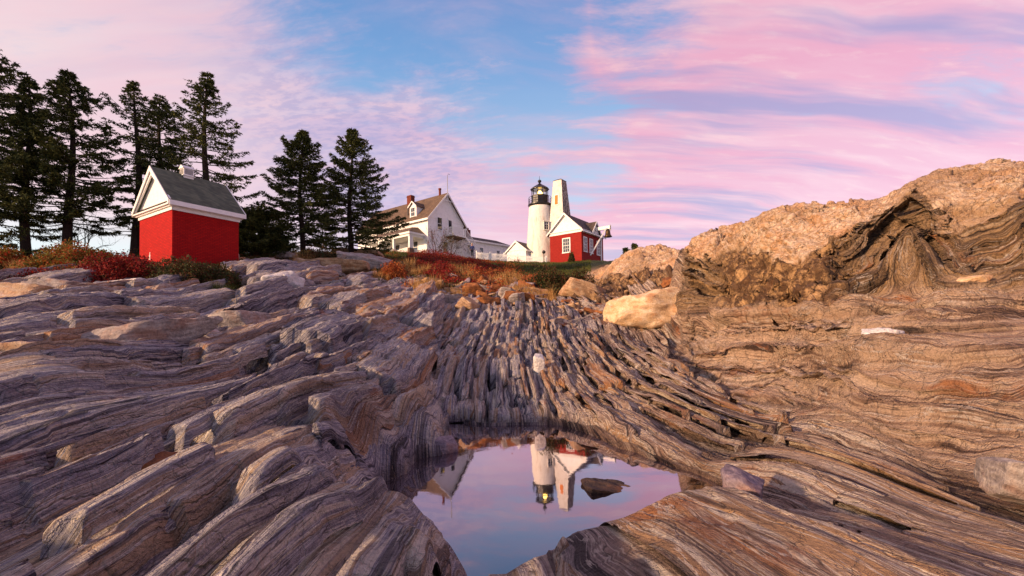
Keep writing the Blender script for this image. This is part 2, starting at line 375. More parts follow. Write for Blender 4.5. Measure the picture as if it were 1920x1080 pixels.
def fine_relief(x, y, z, z0):
    """small beds, plates and grain, measured along the surface normal, on the bedding coordinate at the point itself"""
    bw, tw, f, rw, cap, soil, cgl, slab = surface.aux
    bb = bw + .55 * (z - z0); k = np.clip(y / 5, .6, 2.0)
    B3, g3 = blocks(bb + 10, tw * 1.1 + bb * .3, .15, .7, 41, .10, .7, .12); B4, g4 = blocks(bb + 5, tw + .3 * z, .050, .30, 51, .15, .6, .2)
    d = (.075 * B3 - .035 * g3) * k * (1 - .5 * slab) + (.022 * B4 - .012 * g4) * k + .018 * k * fbm(x * 9, (y + z) * 6, 4, 72)
    zf = z - f + .10 * fbm(x * .6, y * .6, 2, 180) + .02 * fbm(x * 3, y * 3, 3, 181)
    e = 0
    for lam, A, sd in ((.85, .20, 189), (.36, .12, 182), (.14, .060, 183), (.055, .022, 184)):
        u = zf / lam; fr = u - np.floor(u); h0 = hashi(u, sd); br = vnoise(x * .5 / lam * .35 + h0 * 9, y * .5 / lam * .35, sd + 5)
        e = e + A * k * ((h0 - .5) * 1.3 + .35 * br) * sst(fr, 0, .15) * sst(1 - fr, 0, .15) - A * .35 * k * (np.exp(-(fr / .10) ** 2) + np.exp(-((1 - fr) / .10) ** 2))
    e = e * np.where(z < 2.0, .75 + .65 * sst(fbm(x * .5 + 5, y * .5 + z, 3, 190), -.1, .25), 1)
    e += .03 * k * fbm(x * 5, (y + z) * 5, 4, 185)
    g = .05 * k * fbm(x * 4 + z * 2, y * 4 + z * 2, 5, 186, .6) - .10 * k * sst(.05 - np.abs(fbm(x * .8, y * .8 + z, 4, 187)), .0, .05) + .10 * k * (hashi(fbm(x * .7, y * .7 + z * .6, 3, 191) * 9, 192) - .5)
    cgd = .16 * k * fbm(x * 1.6 + z * 1.5, y * 1.6 - z * 1.5, 5, 188, .6)
    out = d * (1 - rw) + e * rw
    out = out * (1 - cgl) + cgd * cgl; out = out * (1 - cap) + g * cap
    return out * (1 - .8 * soil)

def ground_z(x, y):
    return float(surface(np.array([[float(x)]]), np.array([[float(y)]]))[0][0, 0])
NU, NV = 1200, 1250
U = np.linspace(-1.55, 1.45, NU); V_ = np.linspace(math.log(1.0), math.log(92.0), NV)
# finer spacing in the middle distance
uu, vv = np.meshgrid(U, V_)
# rows crowd together where the ground is steep
_u2, _v2 = np.meshgrid(U[::12], V_[::2]); _r2 = np.exp(_v2); _z2 = base_h(_u2 * (_r2 + .2), _r2 - 1.6)
_ds = np.hypot(np.diff(_r2, axis=0), 1.6 * np.diff(_z2, axis=0)) / _r2[1:]; _cs = np.vstack([np.zeros((1, _r2.shape[1])), np.cumsum(_ds, axis=0)])
_vr = np.stack([np.interp(np.linspace(0, _cs[-1, k], NV), _cs[:, k], _v2[:, k]) for k in range(_r2.shape[1])], 1)
vv = np.stack([np.interp(U, U[::12], _vr[j]) for j in range(NV)])
rr_ = np.exp(vv); gy = rr_ - 1.6; gx = uu * (rr_ + .2)
gz, gz0, gbed, gmask, gcgl, gd = surface(gx, gy)
def normals(X, Y, Z):
    P_ = np.stack([X, Y, Z], -1); a = np.gradient(P_, axis=1); b = np.gradient(P_, axis=0); n_ = np.cross(a, b); return n_ / (np.linalg.norm(n_, axis=-1, keepdims=True) + 1e-12)
gn = normals(gx, gy, gz)
fr_ = fine_relief(gx, gy, gz, gz0) * sst(gd, .0, .35) * np.clip(gy / 2.2, .35, 1)
gx3, gy3, gz3 = gx + gn[..., 0] * fr_, gy + gn[..., 1] * fr_, np.where(gd > 0, np.maximum(gz + gn[..., 2] * fr_, .03), gz)
idx = np.arange(NU * NV).reshape(NV, NU)
quads = np.stack([idx[:-1, :-1], idx[:-1, 1:], idx[1:, 1:], idx[1:, :-1]], -1).reshape(-1, 4)
# ------------------------------------------------------------------ rock material
def rock_material(name, ground=True):
    m, N, bs = new_mat(name)
    if ground:
        a = N.node('ShaderNodeAttribute', attribute_name='bed').outputs['Vector']
        k = N.node('ShaderNodeAttribute', attribute_name='mask').outputs['Vector']
        x2 = N.node('ShaderNodeAttribute', attribute_name='extra').outputs['Vector']
        b, t, bank = N.sep(a); cap, soil, tan = N.sep(k); cgl, wet, rnd = N.sep(x2)
    pos = N.node('ShaderNodeNewGeometry').outputs['Position']
    px_, py_, pz_ = N.sep(pos)
    # bedding stripes at three widths; they keep some length along the bed
    s1 = N.noise(N.xyz(N.math('MULTIPLY', b, 2.2), N.math('MULTIPLY', t, .22), bank), 1.0, 3, .5)
    s2 = N.noise(N.xyz(N.math('MULTIPLY', b, 9), N.math('MULTIPLY', t, .32), bank), 1.0, 3, .5)
    s3 = N.noise(N.xyz(N.math('MULTIPLY', b, 34), N.math('MULTIPLY', t, .7), bank), 1.0, 3, .5)
    s4 = N.noise(N.xyz(N.math('MULTIPLY', b, 95), N.math('MULTIPLY', t, 2.0), N.math('MULTIPLY', pz_, .5)), 1.0, 2, .5)
    gr = N.noise(pos, 38, 5, .7); big = N.noise(pos, .55, 4, .55); med = N.noise(pos, 3.1, 5, .6)
    v = N.math('ADD', N.math('ADD', N.math('MULTIPLY', s1, .22), N.math('MULTIPLY', s2, .30)), N.math('ADD', N.math('MULTIPLY', s3, .30), N.math('MULTIPLY', s4, .18)))
    v = N.math('ADD', N.math('MULTIPLY', N.math('SUBTRACT', v, .5), N.math('SUBTRACT', 2.1, N.math('MULTIPLY', bank, .75))), N.math('ADD', .5, N.math('MULTIPLY', N.math('SUBTRACT', rnd, .22), .24)))
    purple = N.ramp(v, [(.24, lin(34, 32, 40)), (.37, lin(80, 76, 90)), (.42, lin(172, 166, 178)), (.45, lin(122, 116, 130)), (.495, lin(212, 206, 210)), (.52, lin(142, 134, 144)), (.565, lin(186, 178, 184)), (.60, lin(250, 240, 224)), (.64, lin(176, 158, 148)), (.74, lin(214, 184, 152))])
    brown = N.ramp(v, [(.24, lin(42, 32, 28)), (.37, lin(96, 74, 62)), (.42, lin(180, 150, 130)), (.45, lin(136, 108, 90)), (.495, lin(216, 188, 164)), (.52, lin(152, 120, 100)), (.565, lin(190, 158, 134)), (.60, lin(250, 234, 212)), (.64, lin(172, 138, 108)), (.74, lin(212, 168, 122))])
    hi_ = N.step(N.math('ADD', pz_, N.math('MULTIPLY', med, .9)), 2.4, 2.9)
    v2 = N.math('ADD', N.math('MULTIPLY', N.math('SUBTRACT', v, .5), N.step(N.noise(pos, .7, 3, .5), .4, .6, .35, 1.15)), .5)
    olive = N.mix(hi_, N.ramp(v2, [(.36, lin(84, 62, 50)), (.43, lin(160, 128, 106)), (.48, lin(214, 182, 154)), (.53, lin(178, 144, 118)), (.62, lin(242, 222, 198))]), N.ramp(v, [(.30, lin(58, 44, 32)), (.40, lin(128, 100, 70)), (.48, lin(186, 150, 108)), (.54, lin(150, 116, 78)), (.64, lin(216, 186, 144))]))
    c = N.mix(N.step(N.math('ADD', tan, N.math('MULTIPLY', N.math('SUBTRACT', s1, .5), .8)), .2, .8), purple, brown)
    c = N.mix(bank, c, olive)
    # rust stains along the beds, dark lichen, white quartz veins
    rustm = N.math('MULTIPLY', N.step(N.noise(N.xyz(N.math('MULTIPLY', b, 2.6), N.math('MULTIPLY', t, .55), 7.0), 1.0, 4, .6), .56, .68), N.step(med, .38, .6))
    rustm = N.math('MAXIMUM', rustm, N.math('MULTIPLY', N.step(rnd, .86, .92), N.step(s2, .40, .60, .2, .85)))
    c = N.mix(N.math('MULTIPLY', rustm, .75), c, N.mix(s3, lin(128, 66, 34), lin(220, 142, 76)))
    c = N.mix(N.math('MULTIPLY', N.step(big, .54, .68), .40), c, N.mix(gr, lin(60, 48, 48), lin(110, 94, 92)))
    vein = N.noise(N.xyz(N.math('MULTIPLY', b, 15), N.math('MULTIPLY', t, .9), 3.0), 1.0, 5, .6)
    veinm = N.math('MULTIPLY', N.step(N.math('ABSOLUTE', N.math('SUBTRACT', vein, .56)), .004, .016, 1.0, 0.0), N.step(med, .42, .55))
    c = N.mix(N.math('MULTIPLY', veinm, .75), c, lin(226, 212, 200))
    thin = N.noise(N.xyz(N.math('MULTIPLY', b, 21), N.math('MULTIPLY', t, .45), 17.0), 1.0, 2, .5)
    msk = N.math('MULTIPLY', N.step(N.noise(N.xyz(N.math('MULTIPLY', b, 2.0), N.math('MULTIPLY', t, .4), 19.0), 1.0, 3, .5), .44, .56), N.math('SUBTRACT', 1.0, N.math('MULTIPLY', bank, .75)))
    c = N.mix(N.math('MULTIPLY', N.step(thin, .56, .59), N.math('MULTIPLY', msk, .65)), c, lin(236, 222, 204))
    c = N.mix(N.math('MULTIPLY', N.step(thin, .43, .40), N.math('MULTIPLY', msk, .60)), c, lin(52, 42, 44))
    seam = N.noise(N.xyz(N.math('MULTIPLY', b, 11), N.math('MULTIPLY', t, .5), 11.0), 1.0, 4, .65)
    c = N.mix(N.step(N.math('ABSOLUTE', N.math('SUBTRACT', seam, .47)), .002, .009, .7, 0.0), c, lin(44, 32, 30))
    spec = N.step(N.noise(pos, 17, 3, .6), .66, .72)
    c = N.mix(N.math('MULTIPLY', spec, .4), c, lin(212, 196, 186))
    c = N.mix(N.step(gr, .34, .56, .6, .0), c, N.mix(.5, c, (.03, .025, .028, 1)))
    # pegmatite caps: coarse pale rock with orange stain
    peg = N.mix(N.step(N.noise(pos, 9, 6, .75), .35, .65), lin(206, 160, 116), lin(246, 220, 192))
    peg = N.mix(N.math('MULTIPLY', N.step(N.noise(pos, .9, 4, .6), .46, .64), .6), peg, N.mix(gr, lin(196, 122, 64), lin(236, 176, 112)))
    peg = N.mix(N.step(N.noise(pos, 26, 4, .7), .56, .68, 0, .55), peg, lin(92, 66, 44))
    peg = N.mix(N.step(N.noise(pos, .45, 5, .65), .50, .62, 0, .65), peg, N.mix(gr, lin(150, 116, 84), lin(208, 180, 150)))
    pcr = N.vor(N.vec('ADD', N.vec('SCALE', pos, scale=1.1), N.vec('SCALE', N.noise(pos, 1.6, 5, .65, color=True), scale=1.3)), 1.0, 'DISTANCE_TO_EDGE')
    peg = N.mix(N.step(pcr, .0, .022, .7, 0), peg, lin(84, 58, 38))
    c = N.mix(cap, c, peg)
    cg = N.mix(N.step(N.noise(pos, 4.2, 6, .75), .42, .58), lin(84, 58, 38), lin(218, 172, 118))
    cg = N.mix(N.step(med, .42, .6), cg, lin(96, 64, 38))
    c = N.mix(N.math('MULTIPLY', N.math('MULTIPLY', cgl, N.math('SUBTRACT', 1.0, cap)), .85), c, cg)
    # soil and matted growth
    so_ = N.mix(N.step(N.noise(pos, 2.2, 5, .65), .4, .62), lin(58, 44, 26), lin(92, 82, 38))
    so_ = N.mix(N.step(N.noise(pos, .45, 3, .6), .5, .62, 0, .7), so_, lin(84, 40, 28))
    so_ = N.mix(N.step(py_, 40, 47), so_, lin(56, 66, 30))
    c = N.mix(soil, c, so_)
    c = N.mix(N.math('MULTIPLY', wet, .62), c, N.mix(1.0, c, (.20, .15, .13, 1), 'MULTIPLY'))
    N.put(bs.inputs['Base Color'], c)
    N.put(bs.inputs['Roughness'], N.math('SUBTRACT', N.step(s2, .3, .7, .62, .9), N.math('MULTIPLY', wet, .35)))
    bs.inputs['Specular IOR Level'].default_value = .35
    lay = N.math('ADD', N.math('MULTIPLY', s3, .9), N.math('MULTIPLY', s4, .5))
    lay = N.math('MULTIPLY', lay, N.math('SUBTRACT', 1.0, N.math('MAXIMUM', cap, soil)))
    iso = N.math('ADD', N.math('MULTIPLY', N.noise(pos, 11, 6, .72), 2.4), N.math('MULTIPLY', N.noise(pos, 3.6, 5, .6), 2.2))
    frac = N.vor(N.vec('ADD', N.vec('SCALE', pos, scale=3.4), N.vec('SCALE', N.noise(pos, 5, 5, .65, color=True), scale=.8)), 1.0, 'DISTANCE_TO_EDGE')
    hgt = N.math('ADD', N.math('MULTIPLY', lay, .55), N.math('ADD', N.math('MULTIPLY', gr, 1.3), N.math('ADD', iso, N.step(frac, 0, .03, -.7, 0))))
    crack = N.vor(N.vec('ADD', N.xyz(N.math('MULTIPLY', b, 3.2), N.math('MULTIPLY', t, 1.1), N.math('MULTIPLY', pz_, .6)), N.vec('SCALE', N.noise(pos, 2.5, 4, .6, color=True), scale=.55)), 1.0, 'DISTANCE_TO_EDGE')
    hgt = N.math('ADD', hgt, N.step(crack, 0, .03, -.8, 0))
    n1 = N.bump(hgt, 1.0, .045)
    N.put(bs.inputs['Normal'], n1)
    return m
M_GROUND = rock_material('bedrock')
wet = (1 - sst(gz + .03 * fbm(gx * 5, gy * 5, 2, 101), .03, .20)) * (gd < 3.0)
ground = mesh_np('ground', np.stack([gx3, gy3, gz3], -1).reshape(-1, 3), quads, M_GROUND, smooth=False,
                 attrs={'bed': gbed.reshape(-1, 3), 'mask': gmask.reshape(-1, 3), 'extra': np.stack([gcgl, wet, wet * 0], -1).reshape(-1, 3)})
tag(ground, 'layered bedrock shore rising towards the lighthouse', kind='structure')

# sea far around and behind the point
def water_mat(name, deep, rough, tint, f0, f1, wave):
    m, N, bs = new_mat(name); N.n.remove(bs); out = N.n['Material Output']
    pos = N.node('ShaderNodeNewGeometry').outputs['Position']
    nrm = N.bump(N.noise(pos, wave[0], 3, .5), wave[1], wave[2])
    g = N.node('ShaderNodeBsdfGlossy'); g.inputs['Color'].default_value = tint; g.inputs['Roughness'].default_value = rough; N.put(g.inputs['Normal'], nrm)
    d = N.node('ShaderNodeBsdfDiffuse'); d.inputs['Color'].default_value = deep
    lw = N.node('ShaderNodeLayerWeight'); lw.inputs[0].default_value = .5
    fac = N.step(N.math('SUBTRACT', 1.0, lw.outputs['Facing']), .12, .55, f1, f0, False)
    ms = N.node('ShaderNodeMixShader'); N.put(ms.inputs[0], fac); N.l.new(d.outputs[0], ms.inputs[1]); N.l.new(g.outputs[0], ms.inputs[2])
    N.l.new(ms.outputs[0], out.inputs[0]); return m
M_POOL = water_mat('pool_water', (.016, .013, .014, 1), .03, (.78, .72, .80, 1), .22, .92, (3.5, .028, .02))
M_SEA = water_mat('sea_water', (.02, .04, .06, 1), .12, (.9, .9, .9, 1), .1, .9, (.6, .5, .3))
def ring_plane(name, pts, z, mat):
    o = mesh_np(name, [(x, y, z) for x, y in pts], [list(range(len(pts)))], mat); return o
sea = mesh_np('sea', [(-3000, -3000, -1.2), (3000, -3000, -1.2), (3000, 3000, -1.2), (-3000, 3000, -1.2)], [[0, 1, 2, 3]], M_SEA)
tag(sea, kind='structure')
def grow(poly, g):
    c = poly.mean(0); d = poly - c; return c + d * (1 + g / np.maximum(np.linalg.norm(d, axis=1), .3))[:, None]
def earpoly(name, pts, z, mat):
    import bmesh
    bm = bmesh.new(); vs = [bm.verts.new((p[0], p[1], z)) for p in pts]; f = bm.faces.new(vs); bmesh.ops.triangulate(bm, faces=[f])
    if f.is_valid and f.normal.z < 0: pass
    me = bpy.data.meshes.new(name); bmesh.ops.recalc_face_normals(bm, faces=bm.faces); bm.to_mesh(me); bm.free(); me.materials.append(mat)
    o = bpy.data.objects.new(name, me); col.objects.link(o); return o
x0, y0 = POOL.min(0) - .25; x1, y1 = POOL.max(0) + .25
tag(mesh_np('rock_pool_water', [(x0, y0, 0), (x1, y0, 0), (x1, y1, 0), (x0, y1, 0)], [[0, 1, 2, 3]], M_POOL), kind='structure')
for pl, wz in ((POOL2, .02), (POOL3, .04)):
    x0, y0 = pl.min(0) - .1; x1, y1 = pl.max(0) + .1
    tag(mesh_np('rock_pool_water', [(x0, y0, wz), (x1, y0, wz), (x1, y1, wz), (x0, y1, wz)], [[0, 1, 2, 3]], M_POOL), kind='structure')
# ------------------------------------------------------------------ the beds themselves: long broken planks of rock, meshed along their strike
def grid_lookup(G):
    def f(x, y):
        r = np.maximum(y + 1.6, 1.0); fu = (x / (r + .2) - _lu[0]) / (_lu[1] - _lu[0]); fv = (np.log(r) - _lv[0]) / (_lv[1] - _lv[0])
        fu = np.clip(fu, 0, G.shape[1] - 1.001); fv = np.clip(fv, 0, G.shape[0] - 1.001); i = fu.astype(int); j = fv.astype(int); a = fu - i; b = fv - j
        return (G[j, i] * (1 - a) + G[j, i + 1] * a) * (1 - b) + (G[j + 1, i] * (1 - a) + G[j + 1, i + 1] * a) * b
    return f
_lu, _lv = np.linspace(U[0], U[-1], 700), np.linspace(V_[0], V_[-1], 600); _a, _b = np.meshgrid(_lu, _lv); _r = np.exp(_b)
_sz, _sz0, _sb, _sm, _sc, _sd = surface(_a * (_r + .2), _r - 1.6)
H0 = grid_lookup(_sz0); HD = grid_lookup(_sd); HS = grid_lookup(_sm[..., 1]); HT = grid_lookup(_sm[..., 2])
_ys = np.arange(-.2, 30, .1); _xs = np.arange(-44, 12, .04)
_B = bed_xy(_xs[None, :] + 0 * _ys[:, None], _ys[:, None] + 0 * _xs[None, :]); _B = np.maximum.accumulate(_B, axis=1)
_bs = np.arange(-42, 10, .04); _XT = np.stack([np.interp(_bs, _B[k], _xs) for k in range(len(_ys))])
def X_of(b, y):
    fj = np.clip((y - _ys[0]) / .1, 0, len(_ys) - 1.001); fi = np.clip((b - _bs[0]) / .04, 0, len(_bs) - 1.001); j = fj.astype(int); i = fi.astype(int); q = fj - j; p_ = fi - i
    return (_XT[j, i] * (1 - p_) + _XT[j, i + 1] * p_) * (1 - q) + (_XT[j + 1, i] * (1 - p_) + _XT[j + 1, i + 1] * p_) * q
PV, PF, PA, PM, PE = [], [], [], [], []; _off = 0
def plank(b0, w, t0, t1, lift, tilt, depth, seed, res=1.0, calm=0.0, nS=None):
    """one bed: top face climbs from its left edge to a crest, then a steep broken face on the right"""
    global _off
    rg = np.random.default_rng(seed); ym = max(.5 * (t0 + t1), .8); step_ = np.clip(.0052 * ym, .010, .12) * res
    nT = int(np.clip((t1 - t0) / step_, 6, 420)); nS = nS or int(np.clip(w / (step_ * .8), 5, 30)); nF = int(np.clip(depth / (step_ * .8), 3, 10))
    T = np.linspace(t0 - .12, t1 + .12, nT)[:, None]; s = np.r_[np.linspace(0, 1, nS) ** .9, np.ones(nF)][None, :]; fd = np.r_[np.zeros(nS), np.linspace(1 / nF, 1, nF)][None, :]
    wob = 1 + .15 * vnoise(T * .4 + seed, T * 0 + 3, seed)          # width varies along the bed
    notch = .25 * w * np.maximum(0, vnoise(T * 1.6 + seed, T * 0, seed + 1) - .25) + .10 * w * hashi(T * 1.7 + vnoise(T * 3, T * 0, 5) * .4, seed + 2)
    bb = b0 + w * wob * s - notch * s ** 3
    tl = tilt + .10 * vnoise(T * .35, T * 0 + 1, seed + 3)
    across = w * wob * (s - 1) * np.tan(tl)
    q = w * s
    fl = hashi(q / .11 + .9 * vnoise(T * .6 + 2, q * 3, seed + 4) + .0 * T, seed + 5) - .5
    fl2 = hashi(q / .04 + .8 * vnoise(T * 1.1, q * 5, seed + 6), seed + 7) - .5
    k = np.clip(ym / 5, .6, 2.2); mic = (.030 * fl + .012 * fl2) * k * (1 - .5 * calm)
    mic = mic + .03 * w * vnoise(T * .7, q * 2.5, seed + 8) + .012 * k * fbm(T * 3, q * 12, 3, seed + 9)
    mic = mic + .034 * k * (1 - .7 * calm) * (hashi(T * (.9 + .8 * (seed % 7) / 7) + 1.1 * vnoise(q * 3.5, T * .3, seed + 16), seed + 17) - .5) + .02 * k * (1 - .7 * calm) * (hashi(T * 3.1 + .9 * vnoise(q * 7, T * .5, seed + 18), seed + 19) - .5)
    crown = -.02 * w * (s ** 10)
    x = X_of(bb + 0 * T, T + 0 * bb); y = T + 0 * bb + .06 * w * vnoise(q * 5, T * 1.5, seed + 10)
    lam = hashi(fd * depth / .045 + .5 * vnoise(T * .7, fd * 2, seed + 11), seed + 12) - .5
    x = x + fd * depth * (.10 + .24 * (seed % 5) / 5 + .14 * vnoise(T * .4, fd * 1.2, seed + 13)) + (fd > 0) * lam * .035 * k
    ct = (T - t0) / max(t1 - t0, .1); bow = -.06 * (ct - .5) ** 2 * (t1 - t0)
    zr = H0(X_of(b0 + w * .5 + 0 * T, T), T)                      # ground under the middle of the bed
    slope_x = H0(x, y) - zr
    z = zr + .85 * slope_x + lift + across + mic + crown + bow - fd * depth
    ej = .10 + .35 * w * hashi(q / (.3 * w + .02) + 0 * T, seed + 14) + .12 * vnoise(q * 9, q * 0, seed + 15)
    ew = rg.uniform(.1, .5, 2) * (rg.random(2) < .22) + .035; ej = ej + .05 * w * hashi(q / .05, seed + 21); en = sst(t1 - T - ej * .8, -.02, ew[0] * k) * sst(T - t0 - ej * .5, -.02, ew[1] * k)
    z = z - (1 - en) * (depth + .25)
    # the pool has cut these beds: sink what lies over the water
    d = HD(x, y); z = np.where(d < .14, np.minimum(z, -.05 + 2.0 * np.maximum(d, -.2)), z)
    z = np.where((d >= .14) & (d < .5), z - (1 - sst(d, .12, .45)) * np.maximum(z - (.2 + .6 * (d - .14)), 0) * .8, z)
    n_, m_ = x.shape; id_ = _off + np.arange(n_ * m_).reshape(n_, m_); _off += n_ * m_
    PV.append(np.stack([x, y, z], -1).reshape(-1, 3)); PF.append(np.stack([id_[:-1, :-1], id_[:-1, 1:], id_[1:, 1:], id_[1:, :-1]], -1).reshape(-1, 4))
    tone = rg.random()
    PA.append(np.stack([bb + .0 * T + fd * depth * .9 + .8 * (1 - en) * (depth + .25) + .03 * vnoise(q * 8, T * 3, seed + 30), T + 0 * bb, 0 * x], -1).reshape(-1, 3)); PM.append(np.stack([0 * x, HS(x, y) * .0, np.clip(HT(x, y) + .35 * (tone - .55), 0, 1)], -1).reshape(-1, 3))
    wt = (1 - sst(z, .03, .16)) * (d < 2.0); PE.append(np.stack([0 * x, wt, 0 * x + tone], -1).reshape(-1, 3))
def visible(b0, t):
    x = float(X_of(np.array([b0]), np.array([max(t, .3)]))[0])
    return abs(x) < 1.32 * (t + .9)
def off_bank(b0, w, t0, t1):
    tt = np.array([t0, .5 * (t0 + t1), t1]); xx = X_of(np.full(3, b0 + w), np.maximum(tt, .3)); return bool((ridge_w(xx, tt)[1] < .12).all())
def lay_beds(b_lo, b_hi, wlo, whi, L0, L1, lift, tilt, depth, seed, keep=1.0, ymax=23.0, region=None, res=1.0, calm=0.0, nS=None):
    rg = np.random.default_rng(seed); b = b_lo; n = 0
    while b < b_hi:
        w = rg.uniform(wlo, whi); t = -.1 + rg.random() * L0
        while t < ymax:
            L = rg.uniform(L0, L1) * (1 + .035 * t) ; ym = t + L / 2
            if rg.random() < keep and (visible(b, t) or visible(b, t + L)) and (region is None or region(b, ym)) and off_bank(b, w, t, t + L):
                xm = float(X_of(np.array([b]), np.array([ym]))[0]); s_ = 1 + .03 * ym
                if float(HS(np.array([xm]), np.array([ym]))[0]) < .5:
                    plank(b, w * 1.10, t, t + L * (.96 + .1 * rg.random()), rg.uniform(*lift) * s_, R(rg.uniform(*tilt)), rg.uniform(*depth) * s_, int(rg.integers(1, 10 ** 6)), res, calm, nS); n += 1
            t += L
        b += w
    return n
leftz = lambda b, y: b < (.35 if y < 6.3 else -.22 * y + .2)
midz = lambda b, y: b >= -.26 * y and y > 6.2
rightz = lambda b, y: y < 9.5 and b > .2
n1_ = lay_beds(-30, 0.6, .40, .95, 1.6, 4.6, (.02, .46), (-6, 23), (.34, .60), 312, .92, region=leftz)
n2_ = lay_beds(-30, 1.2, .22, .48, 1.0, 3.2, (.08, .48), (-6, 24), (.22, .4), 302, .45, region=lambda b, y: leftz(b, y) and y > 1, res=1.2)
n3_ = lay_beds(-8, 1.2, .06, .16, .7, 3.0, (.10, .40), (-5, 24), (.08, .2), 303, .60, ymax=11, region=lambda b, y: leftz(b, y), res=1.5, nS=5)
n4_ = lay_beds(-7, 6, .26, .55, .8, 2.2, (.02, .13), (2, 9), (.15, .26), 304, .96, ymax=21, region=midz, res=.85, calm=.2)
n5_ = lay_beds(-7, 6, .07, .17, .6, 2.4, (.05, .17), (0, 12), (.08, .16), 305, .62, ymax=20, region=midz, res=1.1, nS=5)
n6_ = lay_beds(.3, 4.2, .45, .95, 3.0, 6.5, (-.02, .10), (3, 9), (.15, .30), 306, 1.0, ymax=9.5, region=rightz, calm=.6)
n7_ = lay_beds(.3, 4.0, .12, .30, 1.5, 4.5, (.01, .10), (2, 12), (.06, .14), 307, .45, ymax=9.5, region=rightz, res=1.3, calm=.3, nS=7)
n8_ = lay_beds(-1.6, 3.2, .22, .50, .9, 1.9, (.02, .17), (4, 16), (.2, .34), 308, .9, ymax=3.2, region=lambda b, y: y < 2.9, res=1.0)
print('planks', n1_, n2_, n3_, n4_, n5_, n6_, n7_, n8_, 'verts', _off)
beds = mesh_np('bedrock_ledges', np.concatenate(PV), np.concatenate(PF), M_GROUND, None, False, {'bed': np.concatenate(PA), 'mask': np.concatenate(PM), 'extra': np.concatenate(PE)})
tag(beds, 'long parallel ledges of layered rock', kind='structure')

def hit(px, py, lift=.06):
    """first place where the line of sight through a photo pixel meets the rock"""
    r = ray(px, py); Ys = np.exp(np.linspace(math.log(1.6), math.log(60), 900)); z = H_CAM + r[2] * Ys; g = H0(r[0] * Ys, Ys) + lift; k = np.argmax(z < g)
    return float(Ys[k]) if (z < g).any() else None
# ------------------------------------------------------------------ mesh builder for made things
class MB:
    def __init__(s): s.v = []; s.f = []
    def face(s, *pts):
        i = len(s.v); s.v += [tuple(p) for p in pts]; s.f.append(list(range(i, i + len(pts)))); return s
    def box(s, x0, x1, y0, y1, z0, z1):
        i = len(s.v); s.v += [(x, y, z) for z in (z0, z1) for x, y in ((x0, y0), (x1, y0), (x1, y1), (x0, y1))]
        s.f += [[i + k for k in q] for q in ((3, 2, 1, 0), (4, 5, 6, 7), (0, 1, 5, 4), (1, 2, 6, 5), (2, 3, 7, 6), (3, 0, 4, 7))]; return s
    def hull8(s, lo, hi):
        """two rings of equal length joined"""
        n = len(lo); i = len(s.v); s.v += [tuple(p) for p in lo] + [tuple(p) for p in hi]
        s.f.append([i + k for k in range(n)][::-1]); s.f.append([i + n + k for k in range(n)])
        for k in range(n): s.f.append([i + k, i + (k + 1) % n, i + n + (k + 1) % n, i + n + k])
        return s
    def prism(s, pts, off):
        o = Vector(off); return s.hull8([Vector(p) for p in pts], [Vector(p) + o for p in pts])
    def bar(s, a, b, w, h=None):
        a, b = Vector(a), Vector(b); h = h or w; d = (b - a).normalized(); u = Vector((0, 0, 1)) if abs(d.z) < .95 else Vector((1, 0, 0))
        r = d.cross(u).normalized() * w / 2; t = r.normalized().cross(d).normalized() * h / 2
        return s.hull8([a - r - t, a + r - t, a + r + t, a - r + t], [b - r - t, b + r - t, b + r + t, b - r + t])
    def lathe(s, prof, n=32, c=(0, 0), z0=0.0, cap=True):
        i = len(s.v)
        for r, z in prof: s.v += [(c[0] + r * math.cos(2 * math.pi * k / n), c[1] + r * math.sin(2 * math.pi * k / n), z + z0) for k in range(n)]
        for j in range(len(prof) - 1):
            for k in range(n): s.f.append([i + j * n + k, i + j * n + (k + 1) % n, i + (j + 1) * n + (k + 1) % n, i + (j + 1) * n + k])
        if cap: s.f.append([i + k for k in range(n)][::-1]); s.f.append([i + (len(prof) - 1) * n + k for k in range(n)])
        return s
    def tube(s, pts, rad, n=6):
        pts = [Vector(p) for p in pts]; rads = rad if hasattr(rad, '__len__') else [rad] * len(pts); i = len(s.v)
        for j, p in enumerate(pts):
            d = (pts[min(j + 1, len(pts) - 1)] - pts[max(j - 1, 0)]).normalized(); u = Vector((0, 0, 1)) if abs(d.z) < .9 else Vector((1, 0, 0))
            a = d.cross(u).normalized(); b = d.cross(a)
            s.v += [tuple(p + (a * math.cos(2 * math.pi * k / n) + b * math.sin(2 * math.pi * k / n)) * rads[j]) for k in range(n)]
        for j in range(len(pts) - 1):
            for k in range(n): s.f.append([i + j * n + k, i + j * n + (k + 1) % n, i + (j + 1) * n + (k + 1) % n, i + (j + 1) * n + k])
        s.f.append([i + k for k in range(n)]); s.f.append([i + (len(pts) - 1) * n + k for k in range(n)][::-1]); return s
    def build(s, name, mat, parent=None, smooth=False):
        me = bpy.data.meshes.new(name); me.from_pydata(s.v, [], s.f); me.materials.append(mat)
        import bmesh
        bm = bmesh.new(); bm.from_mesh(me); bmesh.ops.recalc_face_normals(bm, faces=bm.faces); bm.to_mesh(me); bm.free()
        if smooth:
            for p in me.polygons: p.use_smooth = len(p.vertices) < 6
        o = bpy.data.objects.new(name, me); col.objects.link(o); o.parent = parent; return o

